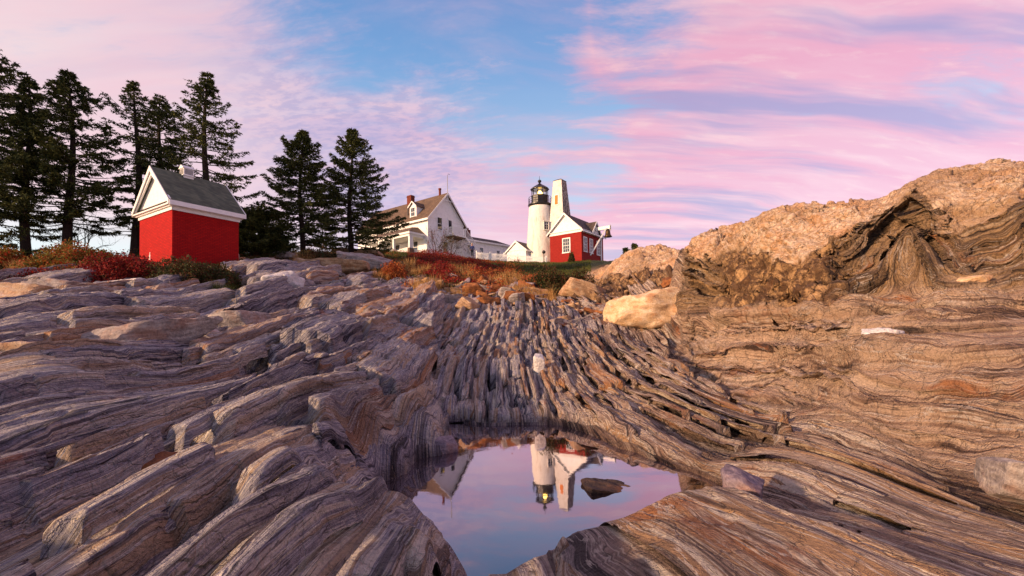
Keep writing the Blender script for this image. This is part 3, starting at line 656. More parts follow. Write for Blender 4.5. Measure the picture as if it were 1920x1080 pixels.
# ------------------------------------------------------------------ building materials
def plain(name, c, rough=.7, spec=.4, metal=0.0, noise_amt=.15, nscale=3.0, bump=0.0):
    m, N, b = new_mat(name); pos = N.node('ShaderNodeTexCoord').outputs['Object']
    n = N.noise(pos, nscale, 5, .6)
    N.put(b.inputs['Base Color'], N.mix(N.step(n, .3, .7, 0, noise_amt), c, N.mix(1.0, c, (.35, .33, .32, 1), 'MULTIPLY')))
    b.inputs['Roughness'].default_value = rough; b.inputs['Specular IOR Level'].default_value = spec; b.inputs['Metallic'].default_value = metal
    if bump: N.put(b.inputs['Normal'], N.bump(N.noise(pos, nscale * 6, 5, .6), bump, .02))
    return m
def siding(name, c, pitch=.12, dirt=.2):
    m, N, b = new_mat(name); pos = N.node('ShaderNodeTexCoord').outputs['Object']; x, y, z = N.sep(pos)
    fr = N.math('FRACT', N.math('DIVIDE', z, pitch)); line = N.step(fr, .0, .14, 1, 0)
    n = N.noise(pos, 1.7, 5, .6); n2 = N.noise(N.xyz(N.math('MULTIPLY', x, 2), N.math('MULTIPLY', y, 2), N.math('MULTIPLY', z, .35)), 3.0, 4, .6)
    cc = N.mix(N.math('MULTIPLY', N.step(n, .42, .72), dirt), c, lin(168, 158, 146)); cc = N.mix(N.step(n2, .58, .72, 0, dirt), cc, lin(150, 138, 124))
    N.put(b.inputs['Base Color'], N.mix(N.math('MULTIPLY', line, .35), cc, lin(110, 106, 104)))
    N.put(b.inputs['Normal'], N.bump(N.math('SUBTRACT', 1.0, fr), .6, .02)); b.inputs['Roughness'].default_value = .6; return m
def shingle(name, c1, c2, row=.14, wid=.25):
    m, N, b = new_mat(name); pos = N.node('ShaderNodeTexCoord').outputs['Object']; x, y, z = N.sep(pos)
    rowi = N.math('FLOOR', N.math('DIVIDE', z, row)); u = N.math('ADD', N.math('ADD', x, y), N.math('MULTIPLY', rowi, wid * .43))
    ci = N.math('FLOOR', N.math('DIVIDE', u, wid))
    wn = N.node('ShaderNodeTexWhiteNoise'); N.put(wn.inputs['Vector'], N.xyz(ci, rowi, 0.0)); r = wn.outputs['Value']
    fr = N.math('FRACT', N.math('DIVIDE', z, row)); fu = N.math('FRACT', N.math('DIVIDE', u, wid))
    c = N.mix(r, c1, c2); c = N.mix(N.step(N.noise(pos, .8, 4, .6), .45, .65, 0, .5), c, N.mix(1.0, c, (.55, .55, .55, 1), 'MULTIPLY'))
    ln = N.math('MAXIMUM', N.step(fr, 0, .16, 1, 0), N.step(fu, 0, .08, .6, 0))
    N.put(b.inputs['Base Color'], N.mix(N.math('MULTIPLY', ln, .55), c, (.02, .018, .016, 1)))
    N.put(b.inputs['Normal'], N.bump(N.math('ADD', N.math('SUBTRACT', 1.0, fr), N.math('MULTIPLY', r, .6)), .7, .02)); b.inputs['Roughness'].default_value = .85; return m
def brick(name, c1, c2, mortar, amt=1.0):
    m, N, b = new_mat(name); pos = N.node('ShaderNodeTexCoord').outputs['Object']; x, y, z = N.sep(pos)
    bt = N.node('ShaderNodeTexBrick'); N.put(bt.inputs['Vector'], N.xyz(N.math('ADD', x, y), z, 0.0)); bt.inputs['Scale'].default_value = 1.0
    bt.inputs['Brick Width'].default_value = .22; bt.inputs['Row Height'].default_value = .075; bt.inputs['Mortar Size'].default_value = .009
    bt.inputs['Color1'].default_value = c1; bt.inputs['Color2'].default_value = c2; bt.inputs['Mortar'].default_value = mortar
    c = N.mix(N.step(N.noise(pos, 1.1, 5, .6), .45, .75, 0, .35), bt.outputs['Color'], N.mix(1.0, c1, (.6, .5, .5, 1), 'MULTIPLY'))
    N.put(b.inputs['Base Color'], c); N.put(b.inputs['Normal'], N.bump(bt.outputs['Fac'], -.5 * amt, .012)); b.inputs['Roughness'].default_value = .75; b.inputs['Specular IOR Level'].default_value = .15; return m
M = {}
M['white'] = plain('white_paint', lin(240, 238, 234), .55, noise_amt=.12)
M['siding'] = siding('white_clapboard', lin(242, 240, 238))
M['siding_dirty'] = siding('weathered_clapboard', lin(218, 212, 204), .16, .5)
M['shingle_side'] = shingle('weathered_shingle_wall', lin(66, 48, 36), lin(196, 180, 164), .16, .14)
M['roof_brown'] = shingle('brown_roof_shingle', lin(86, 68, 54), lin(116, 92, 70))
M['roof_dark'] = shingle('dark_roof_shingle', lin(60, 52, 50), lin(88, 74, 66))
M['roof_green'] = shingle('green_roof_shingle', lin(66, 76, 62), lin(96, 102, 82), .12, .2)
M['red_brick'] = brick('red_painted_brick', lin(182, 22, 18), lin(160, 14, 15), lin(112, 12, 16))
M['red_brick2'] = brick('dull_red_brick', lin(158, 40, 32), lin(140, 30, 26), lin(120, 32, 28))
M['chimney'] = brick('chimney_brick', lin(128, 52, 36), lin(104, 42, 32), lin(90, 70, 60))
M['pier'] = brick('porch_pier_brick', lin(120, 84, 66), lin(86, 66, 58), lin(130, 120, 108))
M['black'] = plain('black_iron', lin(30, 26, 26), .4, .5)
M['steel'] = plain('grey_steel', lin(120, 118, 120), .4, .5, .6)
M['bronze'] = plain('bell_bronze', lin(96, 76, 48), .45, .5, .7, .5, 4)
M['orange'] = plain('orange_shutter', lin(214, 122, 48), .7)
M['stucco'] = None
def stucco():
    m, N, b = new_mat('whitewashed_stone'); pos = N.node('ShaderNodeTexCoord').outputs['Object']; x, y, z = N.sep(pos)
    st = N.noise(N.xyz(N.math('MULTIPLY', x, 2.2), N.math('MULTIPLY', y, 2.2), N.math('MULTIPLY', z, .5)), 1.0, 6, .65); n = N.noise(pos, 5, 6, .7)
    c = N.mix(N.step(st, .5, .72, 0, .6), lin(232, 226, 214), lin(176, 158, 134)); c = N.mix(N.step(n, .58, .7, 0, .35), c, lin(150, 132, 112))
    N.put(b.inputs['Base Color'], c); N.put(b.inputs['Normal'], N.bump(N.math('ADD', n, N.vor(pos, 3.0)), .5, .06)); b.inputs['Roughness'].default_value = .8; return m
M['stucco'] = stucco()
def glass_dark():
    m, N, b = new_mat('window_glass'); b.inputs['Base Color'].default_value = lin(34, 40, 48); b.inputs['Roughness'].default_value = .06; b.inputs['IOR'].default_value = 1.8
    pos = N.node('ShaderNodeTexCoord').outputs['Object']; N.put(b.inputs['Normal'], N.bump(N.noise(pos, 1.2, 2, .5), .15, .05)); return m
M['glass'] = glass_dark()
def clear_glass():
    m, N, b = new_mat('lantern_glass'); N.n.remove(b); t = N.node('ShaderNodeBsdfTransparent'); t.inputs[0].default_value = (.93, .95, .93, 1)
    g = N.node('ShaderNodeBsdfGlossy'); g.inputs['Roughness'].default_value = .03; mx = N.node('ShaderNodeMixShader'); mx.inputs[0].default_value = .16
    N.l.new(t.outputs[0], mx.inputs[1]); N.l.new(g.outputs[0], mx.inputs[2]); N.l.new(mx.outputs[0], N.n['Material Output'].inputs[0]); return m
M['clear'] = clear_glass()
def emit(name, c, s):
    m, N, b = new_mat(name); b.inputs['Emission Color'].default_value = c; b.inputs['Emission Strength'].default_value = s; b.inputs['Base Color'].default_value = c; return m
M['lamp'] = emit('lit_lens', lin(255, 200, 96), 9.0)

AX, AY = Vector((-.8, .6, 0)), Vector((.6, .8, 0))
RZ = math.atan2(.8, .6)      # local +x runs along (.6,.8), local +y runs along (-.8,.6)
def window(parent, face, s, z, w, h, rows=2, cols=2, frame=.09, y=0.0, glass='glass', nm='window', mat='white', sill=True):
    """face 'x': on the wall in the plane x=0 facing -x, s runs along y. face 'y': plane y=0 facing -y, s runs along x"""
    def P(a, d0, d1, a1, z0, z1):
        return (d0, d1, a, a1, z0, z1) if face == 'x' else (a, a1, d0, d1, z0, z1)
    f = MB(); o = y
    f.box(*P(s - w / 2 - frame, o - .05, o + .03, s + w / 2 + frame, z + h, z + h + frame)); f.box(*P(s - w / 2 - frame, o - .05, o + .03, s - w / 2, z, z + h)); f.box(*P(s + w / 2, o - .05, o + .03, s + w / 2 + frame, z, z + h))
    if sill: f.box(*P(s - w / 2 - frame - .04, o - .10, o + .03, s + w / 2 + frame + .04, z - frame, z))
    fr = f.build(nm, M[mat], parent)
    MB().box(*P(s - w / 2, o - .015, o + .02, s + w / 2, z, z + h)).build('pane', M[glass], fr)
    mb = MB()
    for r in range(1, rows): mb.box(*P(s - w / 2, o - .035, o - .016, s + w / 2, z + h * r / rows - (.028 if r * 2 == rows else .014), z + h * r / rows + (.028 if r * 2 == rows else .014)))
    for c in range(1, cols):
        xx = s - w / 2 + w * c / cols; mb.box(*P(xx - .014, o - .038, o - .017, xx + .014, z, z + h))
    if mb.v: mb.build('glazing_bar', M[mat], fr)
    return fr
def gable_house(name, label, cat, corner, LX, LY, wall_h, rise, mats, ridge='x', over=.25, foot=1.5):
    """box body from (0,0) to (LX,LY); ridge along local x or y; returns the empty; z=0 is the wall foot"""
    root = empty(name, corner, RZ); tag(root, label, cat)
    w = MB().box(0, LX, 0, LY, -foot, wall_h)
    w.build('wall', M[mats[0]], root)
    return root
def gable_roof(root, LX, LY, wall_h, rise, ridge, over, mat, gmat, trim='white', th=.10, end_over=.2):
    if ridge == 'x': T = lambda a, b, z: (a, b, z); LA, LB = LX, LY
    else: T = lambda a, b, z: (b, a, z); LA, LB = LY, LX
    h = LB / 2; k = rise / h; zo = wall_h
    for a in (.002, LA - .002 - .06):
        g = MB(); g.prism([T(a, 0.002, zo + .003), T(a, LB - .002, zo + .003), T(a, h, zo + rise - .002)], T(.06, 0, 0) if ridge == 'x' else (0, .06, 0))
        g.build('gable', M[gmat], root)
    r = MB(); e = over
    for sgn in (0, 1):
        b0 = -e if sgn == 0 else LB + e
        pts = [T(-end_over, b0, zo - e * k), T(-end_over, h, zo + rise), T(-end_over, h, zo + rise + th * 1.3), T(-end_over, b0, zo - e * k + th)]
        L = LA + 2 * end_over; r.prism(pts, (L, 0, 0) if ridge == 'x' else (0, L, 0))
    rf = r.build('roof', M[mat], root)
    t = MB()       # barge boards on both gables and fascia along both eaves
    for a in (-end_over - .045, LA + end_over + .002):
        for b0 in (-e, LB + e):
            pts = [T(a, b0, zo - e * k - .10), T(a, h, zo + rise - .11), T(a, h, zo + rise + th * 1.3 + .02), T(a, b0, zo - e * k + th + .02)]
            t.prism(pts, T(.043, 0, 0) if ridge == 'x' else (0, .043, 0))
    for b0, b1 in ((-e - .05, -e - .003), (LB + e + .003, LB + e + .05)):
        q = (-end_over, LA + end_over, b0, b1, zo - e * k - .12, zo - e * k + th)
        t.box(*q) if ridge == 'x' else t.box(q[2], q[3], q[0], q[1], q[4], q[5])
    t.build('eaves_trim', M[trim], root); return rf
def band(root, LX, LY, z0, z1, out, mat='white', name='cornice'):
    b = MB(); o = out
    b.box(-o, LX + o, -o, -.002, z0, z1); b.box(-o, LX + o, LY + .002, LY + o, z0, z1); b.box(-o, -.002, -.002, LY + .002, z0, z1); b.box(LX + .002, LX + o, -.002, LY + .002, z0, z1)
    return b.build(name, M[mat], root)

# ---- red oil house
def oil_house():
    c = at(323, 392.5, 21.5); wall = 2.75; LX, LY, rise = 3.05, 3.7, 1.75
    th = math.atan2(.85, .527)
    root = empty('oil_house', (c.x, c.y, c.z - wall), th)
    tag(root, 'small bright red brick oil house with steep green shingle roof and white cupola among bushes', 'outbuilding')
    MB().box(0, LX, 0, LY, -.2, wall).build('wall', M['red_brick'], root)
    MB().hull8([(-.12, -.12, -1.8), (LX + .12, -.12, -1.8), (LX + .12, LY + .12, -1.8), (-.12, LY + .12, -1.8)], [(-.03, -.03, -.1), (LX + .03, -.03, -.1), (LX + .03, LY + .03, -.1), (-.03, LY + .03, -.1)]).build('plinth', M['red_brick'], root)
    band(root, LX, LY, wall - .02, wall + .14, .05, name='frieze'); band(root, LX, LY, wall + .14, wall + .20, .14); 
    band(root, LX, LY, wall + .20, wall + .27, .24)
    MB().box(0, LX, 0, LY, wall, wall + .26).build('wall_head', M['white'], root)
    gable_roof(root, LX, LY, wall + .27 + .25, rise, 'x', .25, 'roof_green', 'white', end_over=.22)
    # raking mouldings inside the gable
    h = LY / 2; z0 = wall + .27; t = MB()
    for b in (-.15, LY + .15): t.bar((-.16, b, z0 + .13), (-.16, h, z0 + rise + .06), .07, .16)
    t.build('raking_moulding', M['white'], root)
    cz = wall + .52 + rise; cx = LX * .45
    cu = MB().box(cx - .23, cx + .23, h - .23, h + .23, cz - .35, cz + .42).build('cupola', M['white'], root)
    lo = MB()
    for k in range(5):
        z = cz + .12 + k * .055; lo.box(cx - .19, cx + .19, h - .245, h - .231, z, z + .03); lo.box(cx - .245, cx - .231, h - .19, h + .19, z, z + .03)
    lo.build('louvre', M['steel'], cu)
    MB().box(cx - .29, cx + .29, h - .29, h + .29, cz + .02, cz + .06).build('band', M['white'], cu)
    MB().prism([(cx - .28, h - .28, cz + .42), (cx - .28, h + .28, cz + .42), (cx - .28, h, cz + .62)], (.56, 0, 0)).build('cap', M['white'], cu)
oil_house()

# ---- keeper's house
def keepers_house():
    c = at(802, 406, 60); wall = 5.35; LX, LY, rise = 6.9, 15.5, 3.75
    root = empty('keepers_house', (c.x, c.y, c.z - wall), RZ)
    tag(root, 'two storey white clapboard house with brown gabled roof, dormer, porch and outside stair', 'house')
    MB().box(0, LX, 0, LY, -2.0, wall).build('wall', M['siding'], root)
    gable_roof(root, LX, LY, wall + .02, rise, 'y', .38, 'roof_brown', 'siding', end_over=.38, th=.14)
    fb = MB(); fb.box(-.05, -.003, -.003, LY, wall - .42, wall - .03); fb.build('frieze_board', M['white'], root)
    cb = MB(); cb.box(-.025, .12, -.03, -.003, -2, wall - .03).box(-.03, -.003, -.003, .12, -2, wall - .43); cb.build('corner_board', M['white'], root)
    h = LX / 2; k = rise / h
    rb = MB()
    for x0 in (0, LX): rb.bar((x0, -.04, wall - .15), (h, -.04, wall + rise - .2), .05, .26)
    rb.build('rake_board', M['white'], root)
    gb = MB().bar((h, -.33, wall + rise - .1), (h, -.33, wall + rise - 1.0), .08).bar((h - .75, -.33, wall + rise - .95), (h + .75, -.33, wall + rise - .95), .08); gb.build('gable_bracket', M['white'], root)
    # dormer on the long roof side
    dy = 3.3; f = MB(); w2 = .68; xf = .35; zf = wall + xf * k; zt = zf + 1.65
    xe = (zt - wall) / k + .15; dr = empty_part = MB().prism([(xf, dy - w2, zf - .1), (xe, dy - w2, zt), (xf, dy - w2, zt)], (0, 2 * w2, 0)).build('dormer', M['siding'], root)
    xr = (zt + .62 - wall) / k + .1
    MB().prism([(xf + .01, dy - w2, zt), (xf + .01, dy + w2, zt), (xf + .01, dy, zt + .58)], (.06, 0, 0)).build('dormer_gable', M['white'], dr)
    r = MB()
    for s in (-1, 1): r.hull8([(xf - .2, dy + s * (w2 + .16), zt - .13), (xf - .2, dy, zt + .62), (xr, dy, zt + .62), (xe, dy + s * (w2 + .16), zt - .13)], [(xf - .2, dy + s * (w2 + .16), zt - .05), (xf - .2, dy, zt + .72), (xr, dy, zt + .72), (xe, dy + s * (w2 + .16), zt - .05)])
    r.build('dormer_roof', M['roof_brown'], dr)
    t = MB()
    for s in (-1, 1): t.bar((xf - .22, dy + s * (w2 + .18), zt - .12), (xf - .22, dy, zt + .64), .05, .14)
    t.build('dormer_trim', M['white'], dr)
    window(root, 'x', dy, zf + .28, .72, 1.15, y=xf, nm='window')
    # windows and door of the gable wall (plane y=0)
    window(root, 'y', 2.15, 3.95, .80, 1.65, 2, 1, nm='window')
    window(root, 'y', 3.2, .8, .85, 1.6, 2, 1, nm='window')
    d = MB().box(4.15 - .42, 4.15 + .42, -.05, .0, 3.55, 5.75); dd = d.build('door', M['white'], root)
    MB().box(4.15 - .30, 4.15 + .30, -.06, -.051, 3.9, 5.6).build('pane', M['glass'], dd)
    # balcony with its rail, and the outside stair running down to the right
    bz = 3.45; y1 = -1.35; bx0, bx1 = 3.35, 6.0
    bal = MB().box(bx0, bx1, y1, -.003, bz - .22, bz).build('balcony', M['white'], root)
    MB().box(bx0 + .05, bx1 - .05, y1 + .05, -.01, bz - .42, bz - .223).build('joists', M['roof_brown'], bal)
    ra = MB(); top = bz + 1.0
    for x in (bx0 + .05, bx1 - .05): ra.box(x - .06, x + .06, y1, y1 + .12, bz + .002, top + .12)
    ra.box(bx0, bx1, y1 + .02, y1 + .09, top - .07, top)
    xx = bx0 + .2
    while xx < bx1 - .15: ra.box(xx, xx + .045, y1 + .03, y1 + .08, bz + .05, top - .07); xx += .15
    yy = y1 + .2; ra.box(bx0 + .01, bx0 + .08, y1 + .1, -.05, top - .07, top)
    while yy < -.1: ra.box(bx0 + .02, bx0 + .07, yy, yy + .045, bz + .05, top - .07); yy += .15
    ra.build('railing', M['white'], bal)
    MB().bar((bx0 + .3, y1 + .1, bz - .3), (bx0 + .3, -.1, bz - 1.6), .12).build('brace', M['white'], bal); MB().bar((bx1 - .4, y1 + .1, bz - .3), (bx1 - .4, -.1, bz - 1.6), .12).build('brace', M['white'], bal)
    st = MB(); n = 17
    for i in range(n):
        x = bx1 + .02 + i * .235; z = bz - (i + 1) * .205; st.box(x, x + .26, y1 + .02, y1 + 1.05, z - .035, z)
    st.bar((bx1, y1, bz - .15), (bx1 + n * .235, y1, bz - n * .205 - .15), .05, .28).bar((bx1, y1 + 1.07, bz - .15), (bx1 + n * .235, y1 + 1.07, bz - n * .205 - .15), .05, .28)
    s_ = st.build('staircase', M['white'], root)
    hr = MB(); hr.bar((bx1 - .05, y1 - .06, top), (bx1 + n * .235, y1 - .06, top - n * .205), .06, .09)
    for i in range(n): x = bx1 + .12 + i * .235; z = bz - (i + .5) * .205; hr.box(x, x + .045, y1 - .08, y1 - .035, z - .1, z + .95)
    hr.build('handrail', M['white'], s_)
    # porch on the long side (local x<0)
    pz = 3.05; px0 = -2.5; pya, pyb = .75, 10.5
    rf = MB(); zt = pz + 1.0
    rf.hull8([(px0 - .25, pya - .25, pz), (px0 - .25, pyb + .25, pz), (-.01, pyb + .25, pz), (-.01, pya - .25, pz)], [(px0 + 1.5, pya + 1.2, zt), (px0 + 1.5, pyb - 1.2, zt), (-.01, pyb - 1.2, zt + .15), (-.01, pya + 1.2, zt + .15)])
    pr = rf.build('porch_roof', M['roof_brown'], root)
    MB().box(px0 - .22, -.02, pya - .22, pyb + .22, pz - .26, pz - .003).build('porch_fascia', M['white'], pr)
    MB().box(px0 - .05, -.02, pya - .02, pyb + .02, pz - .55, pz - .263).build('porch_beam', M['white'], pr)
    fl = MB().box(px0, -.003, pya, pyb, -.25, 0.0).build('porch_floor', M['white'], root)
    for yy in (pya + .12, pya + 3.3, pya + 6.4, pyb - .12):
        MB().box(px0 + .0, px0 + .26, yy - .13, yy + .13, .95, pz - .56).build('porch_post', M['white'], root)
        if yy < pya + 1: MB().box(px0 + .36, px0 + .6, yy - .13, yy + .13, .95, pz - .56).build('porch_post', M['white'], root)
        MB().box(px0 - .08, px0 + (.7 if yy < pya + 1 else .36), yy - .2, yy + .2, -1.8, .95).build('porch_pier', M['pier'], root)
    rl = MB(); rl.box(px0 + .07, px0 + .15, pya + .3, pyb - .3, .78, .85).box(px0 + .07, px0 + .15, pya + .3, pyb - .3, .08, .14)
    yy = pya + .38
    while yy < pyb - .4: rl.box(px0 + .085, px0 + .135, yy, yy + .05, .14, .78); yy += .17
    rl.box(px0 + .7, -.05, pya + .05, pya + .12, .78, .85).box(px0 + .7, -.05, pya + .05, pya + .12, .08, .14); xx = px0 + .78
    while xx < -.1: rl.box(xx, xx + .05, pya + .06, pya + .11, .14, .78); xx += .17
    rl.build('porch_railing', M['white'], root)
    sp = MB()
    for i in range(3): sp.box(px0 - .3 * (i + 1), px0 - .3 * i - .004, pya + 1.2, pya + 2.6, -1.4, -.05 - .2 * (i + 1))
    sp.build('porch_steps', M['white'], root)
    window(root, 'x', 2.4, .8, .8, 1.5, 2, 1); window(root, 'x', 6.2, .8, .8, 1.5, 2, 1); window(root, 'x', 13.0, .8, .8, 1.5, 2, 1)
    dd = MB().box(-.06, -.003, 4.0, 4.95, 0.01, 2.15).build('door', M['white'], root)
    ch = MB().box(h - .35, h + .35, 6.9, 7.8, wall + rise - .6, wall + rise + 1.25).build('chimney', M['chimney'], root)
    MB().box(h - .40, h + .40, 6.85, 7.85, wall + rise + 1.0, wall + rise + 1.12).build('chimney_band', M['chimney'], ch)
    ch = MB().lathe([(.17, 0), (.17, 1.1), (.22, 1.12), (.22, 1.3)], 12, (h, 1.2), wall + rise - .2).build('stovepipe', M['chimney'], root)
    MB().box(.9, 1.0, 5.0, 5.12, wall + .6, wall + 2.2).build('vent_pipe', M['black'], root)
    po = MB().bar((h, -.3, wall + rise), (h, -.3, wall + rise + 2.5), .06).tube([(h, -.3, wall + rise + 2.4), (h, -.3, wall + rise + 2.6), (h + .2, -.3, wall + rise + 2.9), (h + .45, -.3, wall + rise + 2.85)], .03); po.build('flagpole', M['steel'], root)
    return root
keepers_house()

# ---- low ell behind the house
def ell():
    c = at(876, 449.5, 66.5); wall = 2.75; LX, LY, rise = 8.6, 3.6, 1.0; a = math.atan2(.667, .745)
    root = empty('kitchen_ell', (c.x, c.y, c.z - wall), a); tag(root, 'long low white building with dark roof and brick chimney right of the house', 'outbuilding')
    MB().box(-1.0, LX, 0, LY, -2.5, wall).build('wall', M['siding'], root)
    e = .25; rf = MB().hull8([(-1.2, -e, wall + .02), (LX + e, -e, wall + .02), (LX + e, LY + e, wall + .02), (-1.2, LY + e, wall + .02)], [(-1.2, LY / 2 - .05, wall + rise), (LX - 1.6, LY / 2 - .05, wall + rise), (LX - 1.6, LY / 2 + .05, wall + rise), (-1.2, LY / 2 + .05, wall + rise)])
    rf.build('roof', M['roof_dark'], root)
    MB().box(-1.2, LX + e + .03, -e - .04, -e - .003, wall - .17, wall + .08).box(LX + e + .003, LX + e + .04, -e, LY + e, wall - .17, wall + .08).build('fascia', M['white'], root)
    for s, w_ in ((2.6, .6), (5.9, .55)): window(root, 'y', s, .35 if s < 3 else .25, w_, 1.5, 2, 2 if s < 3 else 1)
    window(root, 'y', .3, .9, .5, 1.1, 2, 1)
    ch = MB().box(1.0, 1.75, LY / 2 - .3, LY / 2 + .3, wall + .6, wall + 1.95).build('chimney', M['chimney'], root)
    MB().lathe([(.2, 0), (.24, .15), (.2, .3)], 10, (1.37, LY / 2), wall + 1.95).build('chimney_pot', M['chimney'], ch)
ell()
def shed():
    c = at(986, 467.5, 62); wall = 2.1; LX, LY, rise = 3.9, 3.3, 1.25
    root = empty('shed', (c.x, c.y, c.z - wall), RZ); tag(root, 'small white gabled shed with dark roof at the foot of the lighthouse', 'shed')
    MB().box(0, LX, 0, LY, -1.8, wall).build('wall', M['siding'], root)
    gable_roof(root, LX, LY, wall + .02, rise, 'x', .22, 'roof_dark', 'siding', end_over=.15)
    window(root, 'y', 1.6, .65, .5, 1.15, 2, 2)
shed()

# ---- lighthouse
def lighthouse():
    YT = 64.0; c = at(1012.5, 386, YT); zb = at(1013, 492, YT).z - .8; H = c.z - zb
    root = empty('lighthouse', (c.x, YT, zb)); tag(root, 'round white stone lighthouse tower with black lantern and lit lamp', 'lighthouse')
    prof = [(2.25 - .72 * (k / 10) ** .9, H * k / 10) for k in range(11)]
    MB().lathe(prof, 48).build('tower', M['stucco'], root, True)
    MB().lathe([(1.50, H - .25), (1.56, H - .2), (1.66, H - .02), (1.70, H), (1.70, H + .13), (1.2, H + .14)], 40).build('gallery_deck', M['black'], root)
    MB().lathe([(1.2, H + .13), (1.2, H + 1.25), (1.27, H + 1.27), (1.27, H + 1.36), (1.15, H + 1.37)], 10).build('parapet', M['black'], root)
    ln = MB().lathe([(1.12, H + 1.36), (1.12, H + 2.30)], 10, cap=False).build('lantern_glass', M['clear'], root)
    for k in range(10):
        a = 2 * math.pi * k / 10; x, y = 1.15 * math.cos(a), 1.15 * math.sin(a); MB().box(x - .035, x + .035, y - .035, y + .035, H + 1.36, H + 2.3).build('astragal', M['black'], ln)
    MB().lathe([(1.05, H + 2.29), (1.34, H + 2.28), (1.36, H + 2.36), (.95, H + 2.66), (.5, H + 2.93), (.18, H + 3.16), (.12, H + 3.25)], 10).build('dome', M['black'], root)
    MB().lathe([(.1, H + 3.2), (.12, H + 3.3), (.23, H + 3.38), (.27, H + 3.5), (.23, H + 3.64), (.1, H + 3.72), (.03, H + 3.74), (.02, H + 4.25)], 14).build('ventilator_ball', M['black'], root, True)
    MB().lathe([(.14, H + 1.4), (.3, H + 1.55), (.34, H + 1.75), (.3, H + 1.95), (.16, H + 2.12)], 12).build('lamp', M['lamp'], root, True)
    MB().lathe([(.2, H + .9), (.2, H + 1.4)], 10).build('lamp_pedestal', M['steel'], root)
    rl = MB()
    for k in range(16):
        a = 2 * math.pi * k / 16; x, y = 1.62 * math.cos(a), 1.62 * math.sin(a); rl.box(x - .02, x + .02, y - .02, y + .02, H + .12, H + 1.12)
    for z in (H + .45, H + .78, H + 1.12):
        rl.tube([(1.62 * math.cos(2 * math.pi * k / 32), 1.62 * math.sin(2 * math.pi * k / 32), z) for k in range(33)], .022, 5)
    rl.build('gallery_railing', M['black'], root)
    # window towards the camera side
    zw = at(1021, 430, YT - 1.8).z - zb; a0 = math.atan2(-1.72, .72); wr = empty('window', (0, 0, 0)); rr = 1.72
    u = Vector((math.cos(a0), math.sin(a0), 0)); t = Vector((-u.y, u.x, 0)); 
    def pb(m, t0, t1, r0, r1, z0, z1): m.hull8([t * t0 + u * r0 + Vector((0, 0, z0)), t * t1 + u * r0 + Vector((0, 0, z0)), t * t1 + u * r1 + Vector((0, 0, z0)), t * t0 + u * r1 + Vector((0, 0, z0))], [t * t0 + u * r0 + Vector((0, 0, z1)), t * t1 + u * r0 + Vector((0, 0, z1)), t * t1 + u * r1 + Vector((0, 0, z1)), t * t0 + u * r1 + Vector((0, 0, z1))]); return m
    bpy.data.objects.remove(wr)
    f = MB(); pb(f, -.42, -.32, rr, rr + .16, zw, zw + 1.1); pb(f, .32, .42, rr, rr + .16, zw, zw + 1.1); pb(f, -.46, .46, rr, rr + .2, zw + 1.1, zw + 1.22); pb(f, -.46, .46, rr, rr + .22, zw - .12, zw)
    fr = f.build('window', M['stucco'], root); pb(MB(), -.32, .32, rr, rr + .1, zw, zw + 1.1).build('pane', M['glass'], fr)
    g = MB(); [pb(g, a - .018, a + .018, rr + .1, rr + .12, zw, zw + 1.1) for a in (-.3, 0, .3)]; [pb(g, -.32, .32, rr + .1, rr + .125, zw + z - .02, zw + z + .02) for z in (.02, .36, .72, 1.08)]; g.build('glazing_bar', M['white'], fr)
lighthouse()

def weight_tower():
    YT = 63.0; top = at(1049.5, 340, YT); H = 12.2; root = empty('weight_tower', (top.x, YT, top.z - H), RZ)
    tag(root, 'tall tapering square white wooden tower with orange hatch beside the lighthouse', 'tower')
    def wd(z): return .66 + (1.62 - .66) * (1 - z / H)
    a, b = wd(0), wd(H)
    for nm, mat, q in (('front_wall', 'siding_dirty', ((-1, 1), (-1, -1))), ('side_wall', 'shingle_side', ((-1, -1), (1, -1))), ('rear_wall', 'siding_dirty', ((1, -1), (1, 1))), ('far_wall', 'shingle_side', ((1, 1), (-1, 1)))):
        (x0, y0), (x1, y1) = q; m = MB(); m.hull8([(x0 * a, y0 * a, 0), (x1 * a, y1 * a, 0), (x1 * (a - .1), y1 * (a - .1), 0), (x0 * (a - .1), y0 * (a - .1), 0)], [(x0 * b, y0 * b, H), (x1 * b, y1 * b, H), (x1 * (b - .1), y1 * (b - .1), H), (x0 * (b - .1), y0 * (b - .1), H)]); m.build(nm, M[mat], root)
    MB().hull8([(-b - .06, -b - .06, H + .002), (b + .06, -b - .06, H + .002), (b + .06, b + .06, H + .002), (-b - .06, b + .06, H + .002)], [(-b * .5, -b * .5, H + .22), (b * .5, -b * .5, H + .22), (b * .5, b * .5, H + .22), (-b * .5, b * .5, H + .22)]).build('cap', M['roof_dark'], root)
    z0, z1 = H - 3.45, H - 2.15
    h0, h1 = wd(z0), wd(z1); c0 = .05
    hf = MB().hull8([(-h0 - .05, c0 - .36, z0 - .1), (-h0 - .05, c0 + .36, z0 - .1), (-h0 + .02, c0 + .36, z0 - .1), (-h0 + .02, c0 - .36, z0 - .1)], [(-h1 - .05, c0 - .36, z1 + .1), (-h1 - .05, c0 + .36, z1 + .1), (-h1 + .02, c0 + .36, z1 + .1), (-h1 + .02, c0 - .36, z1 + .1)]).build('hatch_frame', M['white'], root)
    MB().hull8([(-h0 - .08, c0 - .24, z0), (-h0 - .08, c0 + .24, z0), (-h0 - .04, c0 + .24, z0), (-h0 - .04, c0 - .24, z0)], [(-h1 - .08, c0 - .24, z1), (-h1 - .08, c0 + .24, z1), (-h1 - .04, c0 + .24, z1), (-h1 - .04, c0 - .24, z1)]).build('hatch', M['orange'], hf)
weight_tower()

